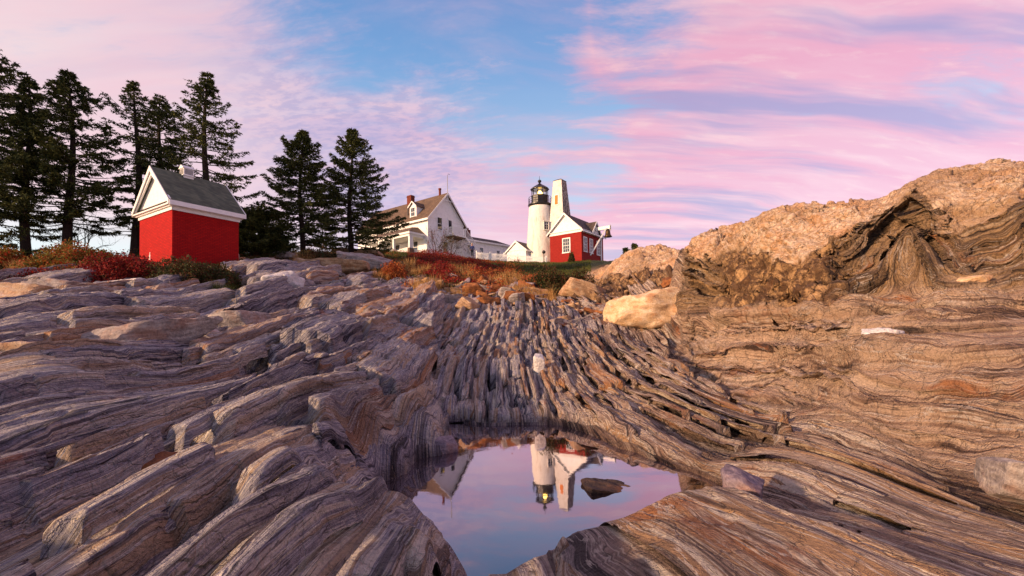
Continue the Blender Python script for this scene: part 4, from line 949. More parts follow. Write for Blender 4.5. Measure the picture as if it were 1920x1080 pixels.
def bell_house():
    c = at(1090, 434, 58); wall = 3.15; LX, LY, rise = 6.3, 4.75, 2.25
    root = empty('bell_house', (c.x, c.y, c.z - wall), RZ); tag(root, 'red brick bell house with white pediment and brown roof right of the lighthouse', 'bell house')
    MB().box(0, LX, 0, LY, -1.9, wall).build('wall', M['red_brick2'], root)
    band(root, LX, LY, wall - .01, wall + .30, .06, name='frieze'); band(root, LX, LY, wall + .30, wall + .38, .18); MB().box(0, LX, 0, LY, wall, wall + .37).build('wall_head', M['white'], root)
    gable_roof(root, LX, LY, wall + .4, rise, 'x', .32, 'roof_dark', 'siding', end_over=.28)
    h = LY / 2; t = MB()
    for b in (-.1, LY + .1): t.bar((-.12, b, wall + .35), (-.12, h, wall + .3 + rise), .07, .2)
    t.build('raking_moulding', M['white'], root)
    window(root, 'x', h - .15, .75, .95, 1.75, 4, 3, frame=.13)
    for s in (1.0, 2.65, 4.75): window(root, 'y', s, .75, .75, 1.75, 4, 2, frame=.12)
    MB().box(5.4, 5.62, -.14, -.03, -.3, wall - .02).build('wall_post', M['white'], root)
    # cross gable above the bell beam
    gx = 3.6; w2 = 1.15; zt = wall + .4
    cg = MB().prism([(gx - w2, -.2, zt - .1), (gx + w2, -.2, zt - .1), (gx, -.2, zt + 1.35)], (0, .1, 0)).build('cross_gable', M['siding'], root)
    r = MB(); yb = 1.9
    for s in (-1, 1): r.hull8([(gx + s * (w2 + .2), -.42, zt - .32), (gx, -.42, zt + 1.38), (gx, yb, zt + 1.38), (gx + s * (w2 + .2), .3, zt - .32)], [(gx + s * (w2 + .2), -.42, zt - .22), (gx, -.42, zt + 1.5), (gx, yb, zt + 1.5), (gx + s * (w2 + .2), .3, zt - .22)])
    r.build('cross_roof', M['roof_dark'], cg)
    t = MB()
    for s in (-1, 1): t.bar((gx + s * (w2 + .22), -.45, zt - .28), (gx, -.45, zt + 1.42), .05, .17)
    t.build('gable_trim', M['white'], cg)
    bm_ = MB(); bz = wall + .62; bm_.box(gx - .16, gx + .16, -2.35, .4, bz, bz + .42); bm = bm_.build('bell_beam', M['white'], root)
    MB().bar((gx - .3, -1.95, bz + .1), (gx - 1.9, -.35, .25), .15).build('brace', M['white'], root)
    MB().box(gx - .05, gx + .05, -2.43, -2.33, bz - .2, bz + .5).build('end_plate', M['black'], root)
    MB().lathe([(.50, -1.02), (.56, -1.0), (.46, -.86), (.36, -.7), (.32, -.4), (.29, -.18), (.22, -.06), (.08, 0), (.06, .08)], 24, (gx, -2.0), bz - .02).build('bell', M['bronze'], root, True)
    return root
bell_house()

# ---- picket fence, post, person
def fence():
    a = at(893, 484, 60); b = at(1024, 494, 58); d = (b - a); L = d.length; root = empty('picket_fence', a, math.atan2(d.y, d.x))
    tag(root, 'low white picket fence in front of the white buildings', 'fence'); sl = (b.z - a.z) / math.hypot(d.x, d.y); a0 = .0
    pk = MB(); x = 0.0; L = math.hypot(d.x, d.y)
    while x < L:
        z = sl * x; pk.prism([(x, 0, z - .1), (x + .06, 0, z - .1), (x + .06, 0, z + .78), (x + .03, 0, z + .84), (x, 0, z + .78)], (0, .02, 0)); x += .115
    pk.hull8([(0, .022, .15), (L, .022, sl * L + .15), (L, .07, sl * L + .15), (0, .07, .15)], [(0, .022, .24), (L, .022, sl * L + .24), (L, .07, sl * L + .24), (0, .07, .24)])
    pk.hull8([(0, .022, .6), (L, .022, sl * L + .6), (L, .07, sl * L + .6), (0, .07, .6)], [(0, .022, .69), (L, .022, sl * L + .69), (L, .07, sl * L + .69), (0, .07, .69)])
    pk.build('picket_panel', M['white'], root)
    x = 0
    while x <= L + .1: MB().box(x - .07, x + .07, .08, .2, sl * x - .8, sl * x + 1.0).build('post', M['white'], root); x += L / 5
fence()
def post():
    p = at(1020, 494, 56.5); r = empty('lamp_post', p); tag(r, 'short dark post with rounded head by the picket fence', 'lamp post')
    MB().lathe([(.13, -1), (.1, .2), (.06, .3), (.055, 1.2)], 10).build('post', M['black'], r); MB().lathe([(.06, 1.2), (.2, 1.32), (.22, 1.5), (.12, 1.62), (.05, 1.66)], 12).build('lamp_head', M['black'], r, True)
    MB().bar((-.2, 0, 1.36), (.2, 0, 1.36), .06).build('crossbar', M['black'], r)
post()
def person():
    f = at(885.5, 482, 58.2); m, N, b = new_mat('skin'); b.inputs['Base Color'].default_value = lin(196, 140, 116)
    j = plain('blue_jacket', lin(70, 80, 130), .8); t = plain('dark_trousers', lin(40, 42, 56), .8); hr = plain('light_cap', lin(196, 176, 150), .8)
    root = empty('person', f, math.radians(20)); tag(root, 'person in a blue jacket and light cap below the house stair', 'person')
    def skin(name, verts, edges, rad, mat, par):
        me = bpy.data.meshes.new(name); me.from_pydata(verts, edges, []); o = bpy.data.objects.new(name, me); col.objects.link(o); o.parent = par; me.materials.append(mat)
        md = o.modifiers.new('s', 'SKIN'); md.use_smooth_shade = True
        for v, r in zip(me.skin_vertices[0].data, rad): v.radius = (r, r)
        me.skin_vertices[0].data[0].use_root = True; s = o.modifiers.new('d', 'SUBSURF'); s.levels = 1; s.render_levels = 1; return o
    V = [(0, 0, .93), (0, 0, 1.15), (0, 0, 1.4), (0, .0, 1.5), (0, -.01, 1.6), (0, -.01, 1.7), (.19, 0, 1.4), (.25, .0, 1.12), (.24, -.1, .9), (.24, -.13, .8), (-.19, 0, 1.4), (-.25, 0, 1.12), (-.24, -.1, .9), (-.24, -.13, .8),
         (.09, 0, .88), (.1, -.01, .48), (.1, .02, .08), (.1, -.14, .03), (-.09, 0, .88), (-.1, -.01, .48), (-.1, .02, .08), (-.1, -.14, .03)]
    E = [(0, 1), (1, 2), (2, 3), (3, 4), (4, 5), (2, 6), (6, 7), (7, 8), (8, 9), (2, 10), (10, 11), (11, 12), (12, 13), (0, 14), (14, 15), (15, 16), (16, 17), (0, 18), (18, 19), (19, 20), (20, 21)]
    Rr = [.14, .13, .15, .055, .085, .075, .065, .05, .04, .03, .065, .05, .04, .03, .085, .06, .04, .035, .085, .06, .04, .035]
    skin('body', V, E, Rr, m, root)
    skin('jacket', [(0, 0, .88), (0, 0, 1.15), (0, 0, 1.38), (.2, 0, 1.4), (.255, 0, 1.12), (.24, -.1, .92), (-.2, 0, 1.4), (-.255, 0, 1.12), (-.24, -.1, .92)], [(0, 1), (1, 2), (2, 3), (3, 4), (4, 5), (2, 6), (6, 7), (7, 8)], [.18, .17, .18, .09, .07, .055, .09, .07, .055], j, root)
    skin('trousers', [(0, 0, .92), (.09, 0, .86), (.1, -.01, .48), (.1, .02, .1), (-.09, 0, .86), (-.1, -.01, .48), (-.1, .02, .1)], [(0, 1), (1, 2), (2, 3), (0, 4), (4, 5), (5, 6)], [.15, .1, .08, .06, .1, .08, .06], t, root)
    MB().lathe([(.11, 1.66), (.115, 1.70), (.10, 1.77), (.05, 1.81), (.01, 1.82)], 14, (0, -.01)).box(-.07, .07, -.2, -.08, 1.675, 1.695).build('cap', hr, root, True)
person()
# ------------------------------------------------------------------ vegetation
def leaf_mat(name, cols, scale=1.2, rough=.7, trans=.25):
    m, N, b = new_mat(name); pos = N.node('ShaderNodeNewGeometry').outputs['Position']
    rnd = N.node('ShaderNodeNewGeometry').outputs['Random Per Island']
    v = N.math('ADD', N.math('MULTIPLY', N.noise(pos, scale, 4, .6), .7), N.math('MULTIPLY', rnd, .45))
    n = len(cols); N.put(b.inputs['Base Color'], N.ramp(v, [(.28 + .5 * k / max(n - 1, 1), c) for k, c in enumerate(cols)]))
    b.inputs['Roughness'].default_value = rough; b.inputs['Specular IOR Level'].default_value = .25
    if trans:
        t = N.node('ShaderNodeBsdfTranslucent'); N.l.new(b.inputs['Base Color'].links[0].from_socket, t.inputs[0])
        mx = N.node('ShaderNodeMixShader'); mx.inputs[0].default_value = trans; N.l.new(b.outputs[0], mx.inputs[1]); N.l.new(t.outputs[0], mx.inputs[2]); N.l.new(mx.outputs[0], N.n['Material Output'].inputs[0])
    return m
M['needles'] = leaf_mat('spruce_needles', [lin(30, 40, 20), lin(58, 68, 32), lin(96, 98, 46)], .8, .8, .1)
M['bark'] = plain('dark_bark', lin(58, 46, 40), .9, .2, 0, .6, 9, .6)
M['twig'] = plain('bare_twigs', lin(84, 66, 54), .9, .2)
M['leaf_mixed'] = leaf_mat('autumn_shrub_leaves', [lin(60, 66, 26), lin(112, 110, 44), lin(146, 108, 48), lin(166, 62, 36)], .8)
M['leaf_dark'] = leaf_mat('dark_shrub_leaves', [lin(38, 46, 24), lin(70, 76, 36), lin(96, 52, 34)], .9)
M['leaf_red'] = leaf_mat('crimson_leaves', [lin(66, 18, 20), lin(118, 26, 26), lin(162, 46, 38), lin(78, 62, 32)], 1.0)
M['leaf_orange'] = leaf_mat('russet_leaves', [lin(112, 44, 26), lin(158, 72, 36), lin(184, 116, 60)], 1.0)
M['straw'] = leaf_mat('dry_grass_blades', [lin(118, 82, 44), lin(176, 130, 72), lin(214, 176, 116)], 1.5)
M['grass'] = leaf_mat('green_grass_blades', [lin(44, 58, 24), lin(74, 88, 34), lin(110, 102, 50)], .6)

def orient_tris(C, Dv, Wd, Ln, rng, flat=0.0):
    """slender triangles: centre C, direction Dv, half width Wd, length Ln"""
    n = len(C); r = rng.normal(size=(n, 3)); r[:, 2] += flat * 3
    s = np.cross(Dv, r); s /= np.linalg.norm(s, axis=1, keepdims=True) + 1e-9
    Wd = np.broadcast_to(np.asarray(Wd, float), (n,))[:, None]; Ln = np.broadcast_to(np.asarray(Ln, float), (n,))[:, None]
    a = C - s * Wd; b = C + s * Wd; t = C + Dv * Ln
    V = np.stack([a, b, t], 1).reshape(-1, 3); return V, np.arange(3 * n).reshape(-1, 3)
def leaves(C, size, rng, up=.3):
    """small four-cornered leaves at random angles"""
    n = len(C); d = rng.normal(size=(n, 3)); d /= np.linalg.norm(d, axis=1, keepdims=True); r = rng.normal(size=(n, 3)); r[:, 2] += up
    s = np.cross(d, r); s /= np.linalg.norm(s, axis=1, keepdims=True) + 1e-9
    sz = (size * (.6 + .8 * rng.random(n)))[:, None]
    V = np.stack([C - d * sz, C + s * sz * .55, C + d * sz, C - s * sz * .55], 1).reshape(-1, 3); return V, np.arange(4 * n).reshape(-1, 4)
def tubes_np(paths, n=4):
    """paths: list of (points (k,3), radii (k,)) -> one quad mesh"""
    Vs, Fs, o = [], [], 0; ang = np.arange(n) * 2 * np.pi / n
    for P_, r_ in paths:
        P_ = np.asarray(P_, float); r_ = np.asarray(r_, float); d = np.gradient(P_, axis=0); d /= np.linalg.norm(d, axis=1, keepdims=True) + 1e-9
        u = np.where(np.abs(d[:, 2:3]) < .9, [[0, 0, 1.]], [[1., 0, 0]]); a = np.cross(d, u); a /= np.linalg.norm(a, axis=1, keepdims=True) + 1e-9; b = np.cross(d, a)
        ring = P_[:, None] + (a[:, None] * np.cos(ang)[None, :, None] + b[:, None] * np.sin(ang)[None, :, None]) * r_[:, None, None]
        Vs.append(ring.reshape(-1, 3)); k = len(P_); i = o + np.arange((k - 1) * n).reshape(k - 1, n); j = o + np.arange((k - 1) * n).reshape(k - 1, n)
        nx = np.roll(i, -1, axis=1); Fs.append(np.stack([i, nx, nx + n, i + n], -1).reshape(-1, 4)); o += k * n
    return np.concatenate(Vs), np.concatenate(Fs)

def spruce(name, label, base, H, Rb, seed, low=.12, dens=1.0, lean=(0, 0), gaps=.15, side=None, bare=0.0, droop=.25, kind_group='spruce trees on the point', profile=None, tw=1.0):
    rng = np.random.default_rng(seed); root = empty(name, base); tag(root, label, 'tree', kind_group)
    ks = np.linspace(0, 1, 12); tp = np.stack([lean[0] * ks ** 1.5 + .10 * np.sin(ks * 7 + seed), lean[1] * ks + .1 * np.cos(ks * 6 + seed), ks * H - .6 * (1 - ks)], -1)
    tp[:, :2] -= tp[0, :2]; tr = .022 * H * (1 - ks) ** .8 + .015; tr[0] *= 1.5
    V, F = tubes_np([(tp, tr)], 8); mesh_np('trunk', V, F, M['bark'], root, True)
    paths = []; NC, ND, NL = [], [], []
    z = low * H; golden = 0.0
    while z < H * .985:
        f = z / H; n_ = rng.integers(3, 6)
        for _ in range(n_):
            az = golden + rng.random() * 1.2; golden += 2.4
            L0 = Rb * ((1 - f) ** .85 if profile is None else np.interp(f, *profile)) * (.74 + .40 * rng.random()) + .07
            if rng.random() < gaps and f < .9: L0 *= .35 + .3 * rng.random()
            L0 *= np.interp(f, [.78, 1], [1, .35])
            if side is not None: L0 *= 1 + side[1] * math.cos(az - side[0])
            bz = z + rng.normal() * .08; x0, y0 = np.interp(bz / H, ks, tp[:, 0]), np.interp(bz / H, ks, tp[:, 1])
            k = np.linspace(0, 1, 6); up = .55 * (f > .75) + .12; dz = L0 * (up * k - droop * (1.3 - f) * k ** 1.3 + .26 * k ** 3 * (f < .8)); wig = rng.normal() * .12
            ca, sa = math.cos(az), math.sin(az)
            P_ = np.stack([x0 + ca * L0 * k - sa * wig * L0 * k ** 2, y0 + sa * L0 * k + ca * wig * L0 * k ** 2, bz + dz], -1)
            paths.append((P_, np.linspace(.012 + .012 * L0, .006, 6)))
            isbare = rng.random() < bare * (1 - f) * 1.6
            # side twigs in the plane of the limb, each furnished with needles
            nt = int((8 + L0 * 17) * dens * tw); tpar = .18 + .82 * rng.random(nt) ** .8
            if isbare: tpar = .75 + .25 * rng.random(nt)
            org = np.stack([np.interp(tpar, k, P_[:, c]) for c in range(3)], -1)
            sg = rng.choice([-1, 1], nt); a2 = az + sg * (.5 + .6 * rng.random(nt)); tl = (.16 + .34 * L0 * (1 - tpar) * .8 + .10 * rng.random(nt)); tl = np.minimum(tl, .8)
            td = np.stack([np.cos(a2), np.sin(a2), -.22 + .3 * rng.random(nt) - .1], -1)
            m = 8; q = rng.random((nt, m)); c = org[:, None] + td[:, None] * (tl[:, None] * q)[..., None]
            dd = td[:, None] * .8 + rng.normal(size=(nt, m, 3)) * .55; dd[..., 2] -= .10; dd /= np.linalg.norm(dd, axis=2, keepdims=True)
            NC.append(c.reshape(-1, 3)); ND.append(dd.reshape(-1, 3)); NL.append(np.full(nt * m, .11))
            if isbare or rng.random() < .3:
                for _k in range(5):
                    s0 = .2 + .7 * rng.random(); o_ = np.array([np.interp(s0, k, P_[:, c]) for c in range(3)]); aa = az + rng.choice([-1, 1]) * .8
                    e_ = o_ + np.array([math.cos(aa), math.sin(aa), rng.normal() * .2]) * L0 * .35 * rng.random(); paths.append((np.stack([o_, (o_ + e_) / 2 + rng.normal(size=3) * .03, e_]), np.array([.009, .007, .004])))
        z += (.022 + .010 * rng.random()) * H * (.55 + .75 * (1 - f)) / dens ** .5
    V, F = tubes_np(paths, 3); mesh_np('branches', V, F, M['bark'], root)
    C = np.concatenate(NC); Dv = np.concatenate(ND); Ln = np.concatenate(NL) * (.7 + .9 * rng.random(len(C)))
    V, F = orient_tris(C, Dv, .033, Ln * 1.15, rng); mesh_np('crown', V, F, M['needles'], root)
    return root
def tree_at(label, px, top, bot, Y, Rpx, seed, **kw):
    b = at(px, bot, Y); t = at(px, top, Y); gz_ = ground_z(b.x, b.y); base = Vector((b.x, b.y, min(b.z, gz_) if gz_ < b.z + 3 else b.z))
    spruce('spruce_tree', label, base, t.z - base.z, Rpx / FPX * Y, seed, lean=(t.x - b.x, 0), **kw)
tree_at('tallest dark spruce cut off by the left edge of the view', -40, 45, 500, 24, 115, 1, low=.05, dens=1.1, gaps=.1, profile=([0, .3, .6, .85, .95, 1], [1.0, 1.1, .78, .34, .14, .02]))
tree_at('slim spruce with a knobby bare lower trunk, second from the left edge', 52, 138, 492, 25, 62, 2, low=.24, dens=.95, gaps=.22, profile=([0, .35, .6, .8, .92, 1], [.8, 1.2, .86, .48, .2, .02]))
tree_at('broad spruce with bushy pointed top, between the slim spruce and the oil house', 128, 128, 490, 26, 78, 3, low=.20, dens=1.1, gaps=.18, bare=.4, profile=([0, .3, .55, .8, .93, 1], [.95, 1.25, .98, .52, .24, .03]))
tree_at('ragged open spruce with long sparse limbs just left of the oil house roof', 252, 152, 480, 28, 66, 4, low=.16, dens=.62, gaps=.38, bare=.4, profile=([0, .3, .6, .82, .94, 1], [.95, 1.1, .9, .55, .22, .04]))
tree_at('spruce with a dense rounded dark head behind the oil house roof', 300, 178, 480, 30, 58, 5, low=.14, dens=.85, gaps=.2, profile=([0, .35, .55, .75, .9, 1], [1.0, .95, .62, .7, .4, .04]))
tree_at('tall spruce with stepped layered limbs rising behind the oil house cupola', 388, 134, 480, 29, 90, 6, low=.14, dens=.85, gaps=.22, profile=([0, .3, .55, .75, .9, 1], [1.05, 1.08, .82, .48, .2, .02]))
tree_at('full pointed spruce standing alone between the oil house and the taller of the pair', 568, 243, 478, 33, 84, 7, low=.05, dens=1.2, gaps=.12, profile=([0, .2, .5, .8, .94, 1], [1.05, .98, .70, .34, .12, .02]))
tree_at('full pointed spruce partly in front of the white house', 660, 238, 472, 36, 88, 8, low=.08, dens=1.2, gaps=.12, side=(0, .15), profile=([0, .2, .5, .8, .94, 1], [1.08, 1.0, .72, .34, .12, .02]))
tree_at('low spreading spruce between the oil house and the pointed pair', 480, 402, 480, 31, 62, 9, low=.05, dens=1.5, gaps=.1, profile=([0, .3, .6, .9, 1], [1.0, 1.0, .9, .5, .2]), tw=.8)
tree_at('tiny distant spruce left of the other tiny one above the pale rocks', 1173, 466, 482, 50, 8, 10, low=.1, dens=.6, kind_group=None, tw=.6)
tree_at('tiny distant spruce standing above the dip in the pale rocks', 1189, 457, 482, 50, 10, 11, low=.1, dens=.6, kind_group=None, tw=.6)

def bare_tree(name, label, base, H, spread, seed, n=5, mat='twig', leafmat=None, nl=0, lsz=.05, levels=4):
    rng = np.random.default_rng(seed); root = empty(name, base); tag(root, label, 'tree' if H > 3 else 'shrub'); paths = []; tips = []
    def grow_(p, d, L, r, lv):
        k = 5; pts = [p]; q = p.copy(); dd = d.copy()
        for i in range(k):
            dd = dd + rng.normal(size=3) * .16 + np.array([0, 0, .05]); dd /= np.linalg.norm(dd); q = q + dd * L / k; pts.append(q.copy())
        paths.append((np.array(pts), np.linspace(r, r * .5, k + 1)))
        if lv <= 1: tips.extend(pts[2:])
        if lv <= 0: return
        for _ in range(rng.integers(3, 5)):
            s = rng.integers(2, k + 1); nd = dd + rng.normal(size=3) * .55 * spread; nd[2] += .2; nd /= np.linalg.norm(nd); grow_(pts[s], nd, L * (.55 + .25 * rng.random()), r * .5, lv - 1)
    for i in range(n):
        a = 2 * math.pi * i / n + rng.random(); d = np.array([math.cos(a) * .45 * spread, math.sin(a) * .45 * spread, 1.0]); d /= np.linalg.norm(d)
        grow_(np.array([math.cos(a) * .08, math.sin(a) * .08, -.2]), d, H * .42, .016 * H ** .8, levels - 1)
    V, F = tubes_np(paths, 4); mesh_np('branches', V, F, M[mat], root, True)
    if leafmat:
        T = np.array(tips); C = T[rng.integers(0, len(T), nl)] + rng.normal(size=(nl, 3)) * .12; V, F = leaves(C, lsz, rng); mesh_np('leaves', V, F, M[leafmat], root)
    return root
p = at(150, 486, 27); bare_tree('bare_tree', 'many stemmed bare leafless tree between spruce trunks left of the oil house', p, 3.9, 1.1, 21, 5, 'bark')
p = at(818, 480, 56); bare_tree('bare_shrub', 'tall nearly leafless shrub in front of the house corner', p, 4.6, .8, 22, 4, 'twig', 'leaf_mixed', 260, .06)
p = at(846, 479, 56); bare_tree('bare_shrub', 'vase shaped shrub with brown leaves under the balcony', p, 3.6, 1.0, 23, 5, 'twig', 'leaf_dark', 420, .06)
p = at(970, 494, 56); bare_tree('small_shrub', 'small brown shrub against the picket fence', p, .95, 1.1, 24, 5, 'twig', 'leaf_orange', 260, .05, levels=3)

def shrub(name, label, px, py, Y, w, h, seed, mat, n=5200, lsz=.045, dpt=None, grp=None, lum=3.0):
    """a mound of leaves on stems; w is the half width, h the height"""
    rng = np.random.default_rng(seed); b = at(px, py, Y); gz_ = ground_z(b.x, b.y); root = empty(name, (b.x, b.y, gz_)); tag(root, label, 'shrub', grp); dpt = dpt or w * .8
    d = rng.normal(size=(n, 3)); d[:, 2] = np.abs(d[:, 2]); d /= np.linalg.norm(d, axis=1, keepdims=True); r = .55 + .45 * rng.random(n) ** .6
    lump = 1 + .30 * vnoise(np.arctan2(d[:, 1], d[:, 0]) * lum + seed, d[:, 2] * lum * 1.3, seed) + .16 * vnoise(np.arctan2(d[:, 1], d[:, 0]) * lum * 3, d[:, 2] * lum * 4, seed + 3)
    C = d * (r * lump)[:, None] * np.array([w, dpt, h])
    C[:, 2] += np.array([0.0]); xs, ys = C[:, 0] + b.x, C[:, 1] + b.y
    C[:, 2] += surface(xs[None], ys[None])[0][0] - gz_
    V, F = leaves(C, lsz, rng); mesh_np('foliage', V, F, M[mat], root)
    st = []
    for i in range(26):
        e = C[rng.integers(0, n)] * .95; o_ = np.array([e[0] * .35, e[1] * .35, -.25]); st.append((np.stack([o_, (o_ + e) / 2 + rng.normal(size=3) * .06, e]), np.array([.016, .011, .005])))
    V, F = tubes_np(st, 4); mesh_np('stems', V, F, M['twig'], root); return root
def dshr(label, px, top, bot, Y, wpx, seed, mat, n, lsz=.05, lum=3.0, name='shrub'):
    b = at(px, bot, Y); gz_ = ground_z(b.x, b.y); t = at(px, top, Y).z; shrub(name, label, px, bot, Y, wpx / FPX * Y, max(.45, (t - gz_) / 1.12), seed, mat, n, lsz, lum=lum)
dshr('large rounded olive and rust shrub left of the oil house', 130, 456, 540, 18.8, 88, 31, 'leaf_mixed', 20000, .046)
dshr('crimson leaved shrub in front of the oil house corner', 232, 476, 545, 17.0, 70, 32, 'leaf_red', 14000, .040)
dshr('dark green shrub against the long wall of the oil house', 350, 486, 535, 17.3, 70, 33, 'leaf_dark', 13000, .042)
dshr('dark green mound at the right corner of the oil house', 414, 494, 536, 17.6, 38, 34, 'leaf_dark', 6500, .042)
dshr('low yellow green shrub at the far left edge', 10, 462, 502, 22.0, 34, 35, 'leaf_mixed', 4200, .05)
dshr('low deep red shrub creeping over the ledge at far left', 70, 508, 545, 16.4, 66, 36, 'leaf_red', 5200, .036, 4)
dshr('twiggy brown shrub under the lone pointed spruce', 598, 462, 500, 29.0, 34, 37, 'leaf_dark', 4200, .05)
dshr('russet bush at the left end of the red thicket', 738, 492, 540, 26.0, 26, 38, 'leaf_orange', 4200, .045)
dshr('dark green shrub left of the pale rock ridge', 1040, 503, 535, 25.5, 46, 39, 'leaf_dark', 9000, .05)
dshr('dark evergreen shrub spilling over the pale rock ridge', 1085, 503, 548, 23.0, 30, 40, 'leaf_dark', 6000, .048)
dshr('small dark shrub against the brick bell house', 1072, 470, 492, 55.0, 6, 41, 'leaf_dark', 900, .09)

# ground cover nobody could count: crimson heath, russet grass, lawn
def cover(name, label, fn, N_, mat, size, seed, hfun, blade=False):
    rng = np.random.default_rng(seed); X, Y_ = fn(rng, N_); z = surface(X[None], Y_[None])[0][0]; hh = hfun(X, Y_, rng)
    C = np.stack([X, Y_, z + hh * (rng.random(len(X)) if not blade else 0)], -1)
    if blade:
        d = rng.normal(size=(len(X), 3)) * .28; d[:, 2] = 1; d /= np.linalg.norm(d, axis=1, keepdims=True); V, F = orient_tris(C, d, size, hh * (.5 + .8 * rng.random(len(X))), rng)
    else: V, F = leaves(C, size, rng)
    o = mesh_np(name, V, F, M[mat]); tag(o, label, None, None, 'stuff'); return o
def area(px0, px1, Y0, Y1, keep):
    def f(rng, n):
        Y_ = np.exp(rng.uniform(math.log(Y0), math.log(Y1), n)); u = rng.uniform((px0 - 960) / FPX, (px1 - 960) / FPX, n); X = u * Y_; k = keep(X, Y_, rng.random(n)); return X[k], Y_[k]
    return f
lumpf = lambda a, s, sd: (lambda X, Y_, rng: a * np.clip(.25 + 1.1 * (fbm(X * s, Y_ * s, 4, sd) + .35), .12, 1.6))
def env(X, Y_):
    px = 960 + FPX * X / Y_; return px
def keep_red(X, Y_, r):
    px = env(X, Y_); return (fbm(X * .5, Y_ * .5, 3, 7) + .30 > -.25 + .5 * r) & (Y_ > np.interp(px, [760, 850, 950, 1000], [30, 24, 26, 34]))
cover('crimson_heath', 'dense crimson thicket of low bushes below the white house', area(765, 985, 23, 52, keep_red), 120000, 'leaf_red', .055, 51, lambda X, Y_, rng: lumpf(1.0, .45, 61)(X, Y_, rng) * np.clip((965 + 30 * fbm(X * .8, Y_ * .3, 2, 5) - env(X, Y_)) / 150, .0, 1) * np.clip((env(X, Y_) - 755) / 60, .1, 1))
cover('russet_heath', 'russet and orange bushes mixed into the red thicket', area(700, 1030, 22, 50, lambda X, Y_, r: fbm(X * .6, Y_ * .6, 3, 17) > .14 + .25 * r), 60000, 'leaf_orange', .05, 52, lumpf(.8, .5, 62))
cover('dark_heath', 'dark green low growth on the slope', area(640, 1100, 23, 50, lambda X, Y_, r: fbm(X * .45, Y_ * .45, 3, 27) > -.08 + .2 * r), 60000, 'leaf_dark', .05, 53, lambda X, Y_, rng: lumpf(.7, .5, 63)(X, Y_, rng) * np.where(Y_ > 38, .25, 1))
cover('dry_grass', 'golden dry grass at the foot of the thicket', area(700, 1040, 20, 34, lambda X, Y_, r: fbm(X * .7, Y_ * .7, 3, 37) > .16 + .3 * r), 60000, 'straw', .014, 54, lumpf(.8, .6, 64), True)
cover('lawn', 'short green grass in front of the fence', area(640, 1110, 38, 58, lambda X, Y_, r: r > .2), 60000, 'grass', .02, 55, lambda X, Y_, rng: .18 + 0 * X, True)
cover('heath_left', 'mixed low heath under the spruces', area(-150, 700, 22, 40, lambda X, Y_, r: fbm(X * .5, Y_ * .5, 3, 47) > -.1 + .3 * r), 60000, 'leaf_dark', .045, 56, lumpf(.45, .5, 66))
def tuft(label, px, py, Y, w, h, n, seed, mat='straw'):
    rng = np.random.default_rng(seed); b = at(px, py, Y); gz_ = ground_z(b.x, b.y); r = rng.normal(size=(n, 2)) * w * .45
    C = np.stack([r[:, 0], r[:, 1] * .6, surface((r[:, 0] + b.x)[None], (r[:, 1] * .6 + b.y)[None])[0][0] - gz_ - .03], -1); d = rng.normal(size=(n, 3)) * .25; d[:, 0] += r[:, 0] / w * .5; d[:, 2] = 1; d /= np.linalg.norm(d, axis=1, keepdims=True)
    V, F = orient_tris(C, d, .008, h * (.5 + .6 * rng.random(n)), rng); o = mesh_np('grass_tuft', V, F, M[mat]); o.location = (b.x, b.y, gz_); tag(o, label, 'grass tuft')
tuft('tall golden grass tuft beside the large olive shrub', 38, 520, 18.6, .35, .75, 500, 71)
tuft('pale dry grass tuft on the grey slabs below the oil house', 262, 588, 13.2, .35, .28, 420, 72)
tuft('yellow green grass tuft right of the oil house shrubs', 408, 552, 16.5, .4, .55, 700, 73, 'grass')
tuft('golden reeds under the lone pointed spruce', 572, 492, 28.5, .6, 1.0, 700, 74)
# ------------------------------------------------------------------ loose rocks
def boulder_mat(name, c0, c1, c2, vein=.4, rust=.3, lay=(0, 0, 1), freq=9.0, dark=.5):
    m, N, b = new_mat(name); pos = N.node('ShaderNodeTexCoord').outputs['Object']; x, y, z = N.sep(pos)
    s = N.math('ADD', N.math('MULTIPLY', z, 1.0), N.math('MULTIPLY', N.noise(pos, 1.6, 3, .5), .22))
    v = N.noise(N.xyz(N.math('MULTIPLY', x, 1.1), N.math('MULTIPLY', y, 1.1), N.math('MULTIPLY', s, freq * 1.6)), 1.0, 5, .7)
    v = N.math('ADD', N.math('MULTIPLY', v, .55), N.math('MULTIPLY', N.noise(pos, 3.0, 6, .7), .45))
    g = N.noise(pos, 24, 5, .7); c = N.ramp(v, [(.34, c0), (.48, c1), (.62, c2)])
    c = N.mix(N.math('MULTIPLY', N.step(N.noise(pos, 2.2, 4, .6), .52, .68), rust), c, lin(190, 116, 56))
    c = N.mix(N.step(N.noise(pos, 1.3, 4, .6), .52, .7, 0, dark), c, N.mix(1.0, c, (.35, .3, .3, 1), 'MULTIPLY'))
    c = N.mix(N.step(N.noise(N.xyz(x, y, N.math('MULTIPLY', s, freq)), 2.2, 4, .6), .64, .68, 0, vein), c, lin(228, 216, 206))
    N.put(b.inputs['Base Color'], N.mix(N.step(g, .3, .6, .45, 0), c, N.mix(1.0, c, (.4, .38, .38, 1), 'MULTIPLY'))); b.inputs['Roughness'].default_value = .85
    N.put(b.inputs['Normal'], N.bump(N.math('ADD', N.math('MULTIPLY', v, 1.2), N.math('ADD', g, N.noise(pos, 7, 6, .7))), .8, .03)); return m
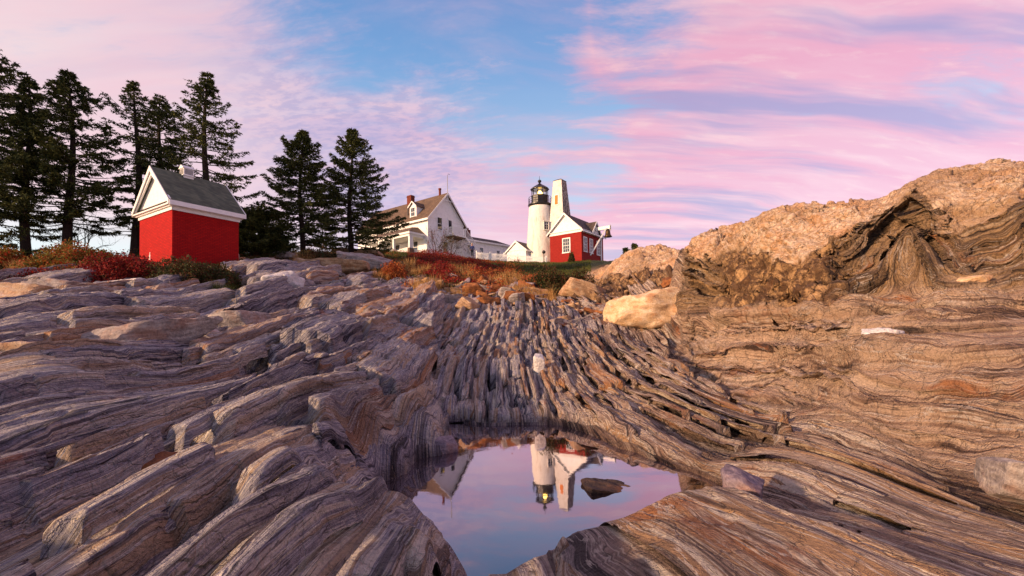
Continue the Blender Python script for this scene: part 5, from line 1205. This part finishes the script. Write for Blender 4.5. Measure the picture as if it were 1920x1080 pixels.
BM = {'purple': boulder_mat('grey_purple_stone', lin(58, 50, 60), lin(128, 112, 122), lin(176, 160, 164)),
      'grey': boulder_mat('banded_grey_stone', lin(70, 62, 62), lin(150, 138, 132), lin(196, 184, 174)),
      'tan': boulder_mat('tan_stone', lin(92, 66, 46), lin(172, 136, 100), lin(214, 184, 150), rust=.5),
      'gold': boulder_mat('golden_granite', lin(160, 124, 86), lin(214, 178, 136), lin(240, 216, 184), .3, .5, freq=3, dark=.25),
      'white': boulder_mat('white_quartz_stone', lin(150, 146, 150), lin(216, 210, 208), lin(240, 234, 228), .3, .1, dark=.3),
      'dark': boulder_mat('dark_wet_stone', lin(30, 24, 22), lin(66, 50, 42), lin(112, 84, 62), .15, .4),
      'rust': boulder_mat('rusty_brown_stone', lin(64, 34, 18), lin(122, 70, 34), lin(176, 116, 62), .2, .6)}
_ico = None
def ico():
    global _ico
    if _ico is None:
        import bmesh
        bm = bmesh.new(); bmesh.ops.create_icosphere(bm, subdivisions=5, radius=1.0); me = bpy.data.meshes.new('t'); bm.to_mesh(me); bm.free()
        V = np.zeros(len(me.vertices) * 3); me.vertices.foreach_get('co', V); F = np.zeros(len(me.polygons) * 3, int); me.polygons.foreach_get('vertices', F); bpy.data.meshes.remove(me)
        _ico = (V.reshape(-1, 3), F.reshape(-1, 3))
    return _ico
def rock(name, label, cat, loc, dims, seed, mat, rot=(0, 0, 0), grp=None, planes=9, soft=.05, rough=.065, slab=False, lay=.03, wedge=0.0, hard=34.0):
    """a faceted block: the sphere is cut back by random planes inside a box of half sizes dims, then weathered"""
    rng = np.random.default_rng(seed); V, F = ico(); D_ = V.copy(); ns = [np.array(v, float) for v in ((1, 0, 0), (-1, 0, 0), (0, 1, 0), (0, -1, 0), (0, 0, 1), (0, 0, -1))]; cs = [1.0] * 6
    ns = [n_ + rng.normal(size=3) * (.10 if slab else .16) for n_ in ns]; ns = [n_ / np.linalg.norm(n_) for n_ in ns]
    for _ in range(planes):
        n_ = rng.normal(size=3); n_[2] *= .5 if slab else 1; n_ /= np.linalg.norm(n_); ns.append(n_); cs.append(rng.uniform(.92, 1.22))
    A = np.maximum(D_ @ np.array(ns).T, 1e-4) / np.array(cs); p_ = hard
    r = 1.0 / (np.sum(A ** p_, 1) ** (1 / p_)); P_ = D_ * r[:, None]
    if wedge: P_[:, 2] *= 1 - wedge * np.clip((P_[:, 0] + 1) / 2, 0, 1)
    P_ = P_ * np.array(dims); s = max(dims)
    N_ = D_ / np.array(dims); N_ /= np.linalg.norm(N_, axis=1, keepdims=True)
    k1 = 1.7 / s; q = P_[:, 0] + .7 * P_[:, 1]; w_ = P_[:, 2] + .5 * P_[:, 1]
    nz = fbm(q * k1 * 1.6 + seed, w_ * k1 * 2.4, 4, seed) * rough * s + fbm(q * k1 * 7, w_ * k1 * 9 + seed, 3, seed + 9) * rough * .25 * s
    lz = P_[:, 2] / (dims[2] * .28) + .8 * fbm(q * k1, w_ * k1, 3, seed + 5); fr = lz - np.floor(lz)
    nz += lay * dims[2] * (_hash(np.floor(lz).astype(np.int64), np.zeros(len(lz), np.int64), seed) - .5) * 2 * sst(fr, 0, .2) * (1 - np.abs(N_[:, 2]))
    P_ = P_ + N_ * nz[:, None]
    o = mesh_np(name, P_, F, BM[mat], None, True); o.location = loc; o.rotation_euler = rot; tag(o, label, cat, grp, 'thing')
    o.data.set_sharp_from_angle(angle=R(38)) if hasattr(o.data, 'set_sharp_from_angle') else None
    return o
def rk(label, x0, x1, y0, y1, Y, depth, seed, mat, name='boulder', cat='rock', rot=(0, 0, 0), sink=.12, **kw):
    """a rock filling the photo's box x0..x1, y0..y1 at distance Y; depth is its half depth"""
    Yh = hit((x0 + x1) / 2, y1)
    if Yh and Yh < 45: depth *= min(Yh / Y, 1.4); Y = Yh + depth * .4
    c = at((x0 + x1) / 2, (y0 + y1) / 2, Y); w = (x1 - x0) / FPX * Y / 2 * 1.03; h = (y1 - y0) / FPX * Y / 2
    return rock(name, label, cat, (c.x, c.y + depth * .3, c.z - h * sink), (w, depth, h * (1 + sink)), seed, mat, rot, **kw)
# big pale and golden blocks
rk('large golden boulder resting beside the dark cleft below the rock bank', 1150, 1330, 552, 606, 13.2, .8, 101, 'gold', rot=(0, R(-2), R(8)), planes=16, rough=.11, wedge=-.35, sink=.25, hard=18)
rk('tilted flat topped tan boulder below the dark shrubs', 1060, 1136, 526, 560, 19.5, .8, 102, 'tan', rot=(R(4), R(16), R(5)), wedge=.35, slab=True)
_p = on_z(1150, 909, 0); rock('boulder', 'dark wet rock standing alone in the pool', 'rock', (_p.x, _p.y, -.03), (.28, .19, .06), 103, 'dark', (0, R(3), R(4)), planes=16, rough=.10, wedge=.5)
rk('banded grey boulder at the right edge of the view', 1884, 1975, 872, 940, 3.75, .24, 104, 'grey', rot=(0, R(14), R(-20)), planes=8)
rk('pointed purple grey boulder at the right shore of the pool', 1366, 1432, 886, 930, 3.85, .24, 106, 'purple', rot=(0, R(16), R(-35)), sink=.35, wedge=.3)
_p = on_z(832, 846, 0); rock('boulder', 'dark rounded stone at the left shore of the pool', 'rock', (_p.x, _p.y, .03), (.17, .16, .16), 108, 'purple', (0, 0, .4), planes=8, rough=.05, hard=8)
rk('small white stone on the ledge above the pool', 1001, 1019, 665, 697, 10.8, .14, 109, 'white', sink=.1)
rk('white quartz block beneath the oil house wall', 285, 347, 473, 492, 19.2, .5, 110, 'white', rot=(0, R(6), 0))
rk('white speckled boulder under the crimson shrub', 202, 276, 526, 548, 16.6, .45, 111, 'white')
rk('pale angular rock pile facing the oil house corner', 484, 560, 512, 545, 20.0, .8, 112, 'white', rot=(0, R(-12), R(20)), planes=14, rough=.09)
rk('long golden slab jutting out under the paired spruces', 552, 690, 490, 509, 25.0, .9, 113, 'tan', name='flat_rock', rot=(0, R(5), R(-4)), slab=True, wedge=-.4)
rk('shorter curved golden slab left of the long jutting one', 508, 566, 491, 505, 25.5, .6, 114, 'tan', name='flat_rock', rot=(0, R(8), 0), slab=True)
rk('broad grey and orange block in front of the paired spruces', 636, 724, 474, 508, 25.8, 1.2, 115, 'grey', rot=(0, R(6), R(12)), slab=True, wedge=.3)
rk('flat brown ledge stone at the foot of the right hand paired spruce', 620, 712, 469, 480, 31.0, 1.2, 116, 'tan', name='flat_rock', slab=True)
rk('rounded pale stone between spruce and golden slabs', 516, 552, 471, 484, 28.5, .5, 117, 'grey')
# left side slabs and blocks
rk('rusty brown block with golden upper face at the lower left', 236, 342, 858, 935, 3.25, .16, 123, 'rust', rot=(0, R(-14), R(32)), sink=.3, planes=8)
rk('golden block at the left edge above the long slab', -60, 92, 646, 694, 6.6, .55, 124, 'gold', rot=(0, R(-4), R(10)), planes=7)
rk('pale grey block with square upper corner beside the golden block', 108, 284, 624, 672, 7.7, .5, 125, 'grey', rot=(0, R(-5), R(10)), planes=6, wedge=-.3)
rk('long tan grey block in the middle of the left slope', 280, 392, 612, 664, 8.9, .45, 126, 'grey', rot=(0, R(-14), R(20)), planes=6)
rk('pale upright block right of the long tan one', 384, 476, 586, 634, 9.9, .5, 127, 'grey', rot=(0, R(-9), R(18)), planes=6)
rk('cream slab with warm streaks at the far left under the shrubs', -60, 92, 532, 566, 14.0, 1.3, 128, 'gold', name='flat_rock', rot=(0, R(5), R(8)), slab=True, planes=6)
rk('cream slab right of the warm streaked one, under the crimson shrub', 62, 150, 524, 548, 16.0, .8, 129, 'grey', name='flat_rock', rot=(0, R(7), 0), slab=True)
rk('leaning cream slab with sharp right edge at far left', -10, 74, 564, 598, 12.2, .6, 130, 'grey', name='flat_rock', rot=(0, R(20), R(10)), slab=True)
rk('low tan flagstone below the oil house shrubs', 222, 306, 550, 572, 14.8, .5, 131, 'tan', name='flat_rock', rot=(0, R(6), 0), slab=True)
rk('brown flagstone right of the tan one, below the oil house', 296, 372, 553, 566, 15.0, .5, 132, 'rust', name='flat_rock', rot=(0, R(2), 0), slab=True)
# the foot of the bank
rk('white quartz lens in the right hand ledges', 1626, 1690, 615, 634, 6.7, .16, 141, 'white', sink=.5, planes=16, rough=.12)
rk('tiny white pebble on the right hand ledge', 1864, 1874, 661, 669, 4.95, .03, 143, 'white', sink=.1)
rk('small cream block set in the cliff ledge', 1814, 1850, 517, 530, 7.9, .25, 144, 'gold')
rk('striped round boulder at the top of the rubble', 936, 968, 540, 562, 23.0, .5, 145, 'grey', rot=(0, R(10), 0))
rk('striped square boulder right of the round striped one', 956, 984, 549, 570, 22.4, .4, 146, 'grey', rot=(0, R(-12), 0))
rk('long striped slab across the lower rubble', 860, 896, 562, 584, 20.0, .5, 147, 'tan', name='flat_rock', rot=(0, R(30), R(-12)), slab=True)
rk('pale blocky boulder at the edge of the crimson thicket', 834, 860, 513, 528, 25.0, .4, 148, 'grey', rot=(0, R(10), 0))
rk('white sliver of stone in front of the golden grass', 928, 942, 523, 530, 25.0, .2, 149, 'white', rot=(0, R(-20), 0), slab=True)
rk('long tan slab at the right end of the rubble', 988, 1026, 541, 552, 23.0, .3, 150, 'tan', name='flat_rock', rot=(0, R(9), 0), slab=True)
# rubble: many alike
rng = np.random.default_rng(9)
def rubble(n, px0, px1, Y0, Y1, grp, label, szs, mats, seed):
    rg = np.random.default_rng(seed); protos = []
    for i in range(n):
        Y = rg.uniform(Y0, Y1); X = (rg.uniform(px0, px1) - 960) / FPX * Y; s = szs[0] + (szs[1] - szs[0]) * rg.random() ** 2; mt = mats[rg.integers(0, len(mats))]
        loc = (X, Y, ground_z(X, Y) + s * .12); rot = (rg.normal() * .25, rg.normal() * .3, rg.uniform(-1.2, 1.2))
        if len(protos) < 14:
            o = rock('loose_stone', label, 'rock', loc, (1.0, .5 + .3 * rg.random(), .16 + .22 * rg.random()), seed * 50 + i, mt, rot, grp, planes=7, slab=True, lay=.08); protos.append(o); o.scale = (s, s, s)
        else:
            o = protos[rg.integers(0, len(protos))].copy(); col.objects.link(o); o.location = loc; o.rotation_euler = rot; o.scale = (s, s, s)
rubble(110, 800, 1010, 19.0, 26.5, 'loose slabs in the rubble below the thicket', 'weathered tan or grey slab in the rubble below the red thicket', (.22, .75), ('tan', 'grey', 'purple', 'rust'), 3)
rubble(70, 430, 800, 16, 27, 'loose slabs on the left slope', 'flat weathered slab lying on the slope below the spruces', (.2, .7), ('grey', 'purple', 'tan'), 4)
rubble(60, 1010, 1290, 15, 20, 'loose slabs below the pale ridge', 'brown broken slab at the foot of the pale rock ridge', (.15, .5), ('rust', 'tan', 'grey'), 5)
rubble(70, -60, 430, 12, 17, 'loose slabs below the oil house', 'broken slab lying on the ledges below the oil house', (.15, .55), ('grey', 'purple', 'tan'), 6)
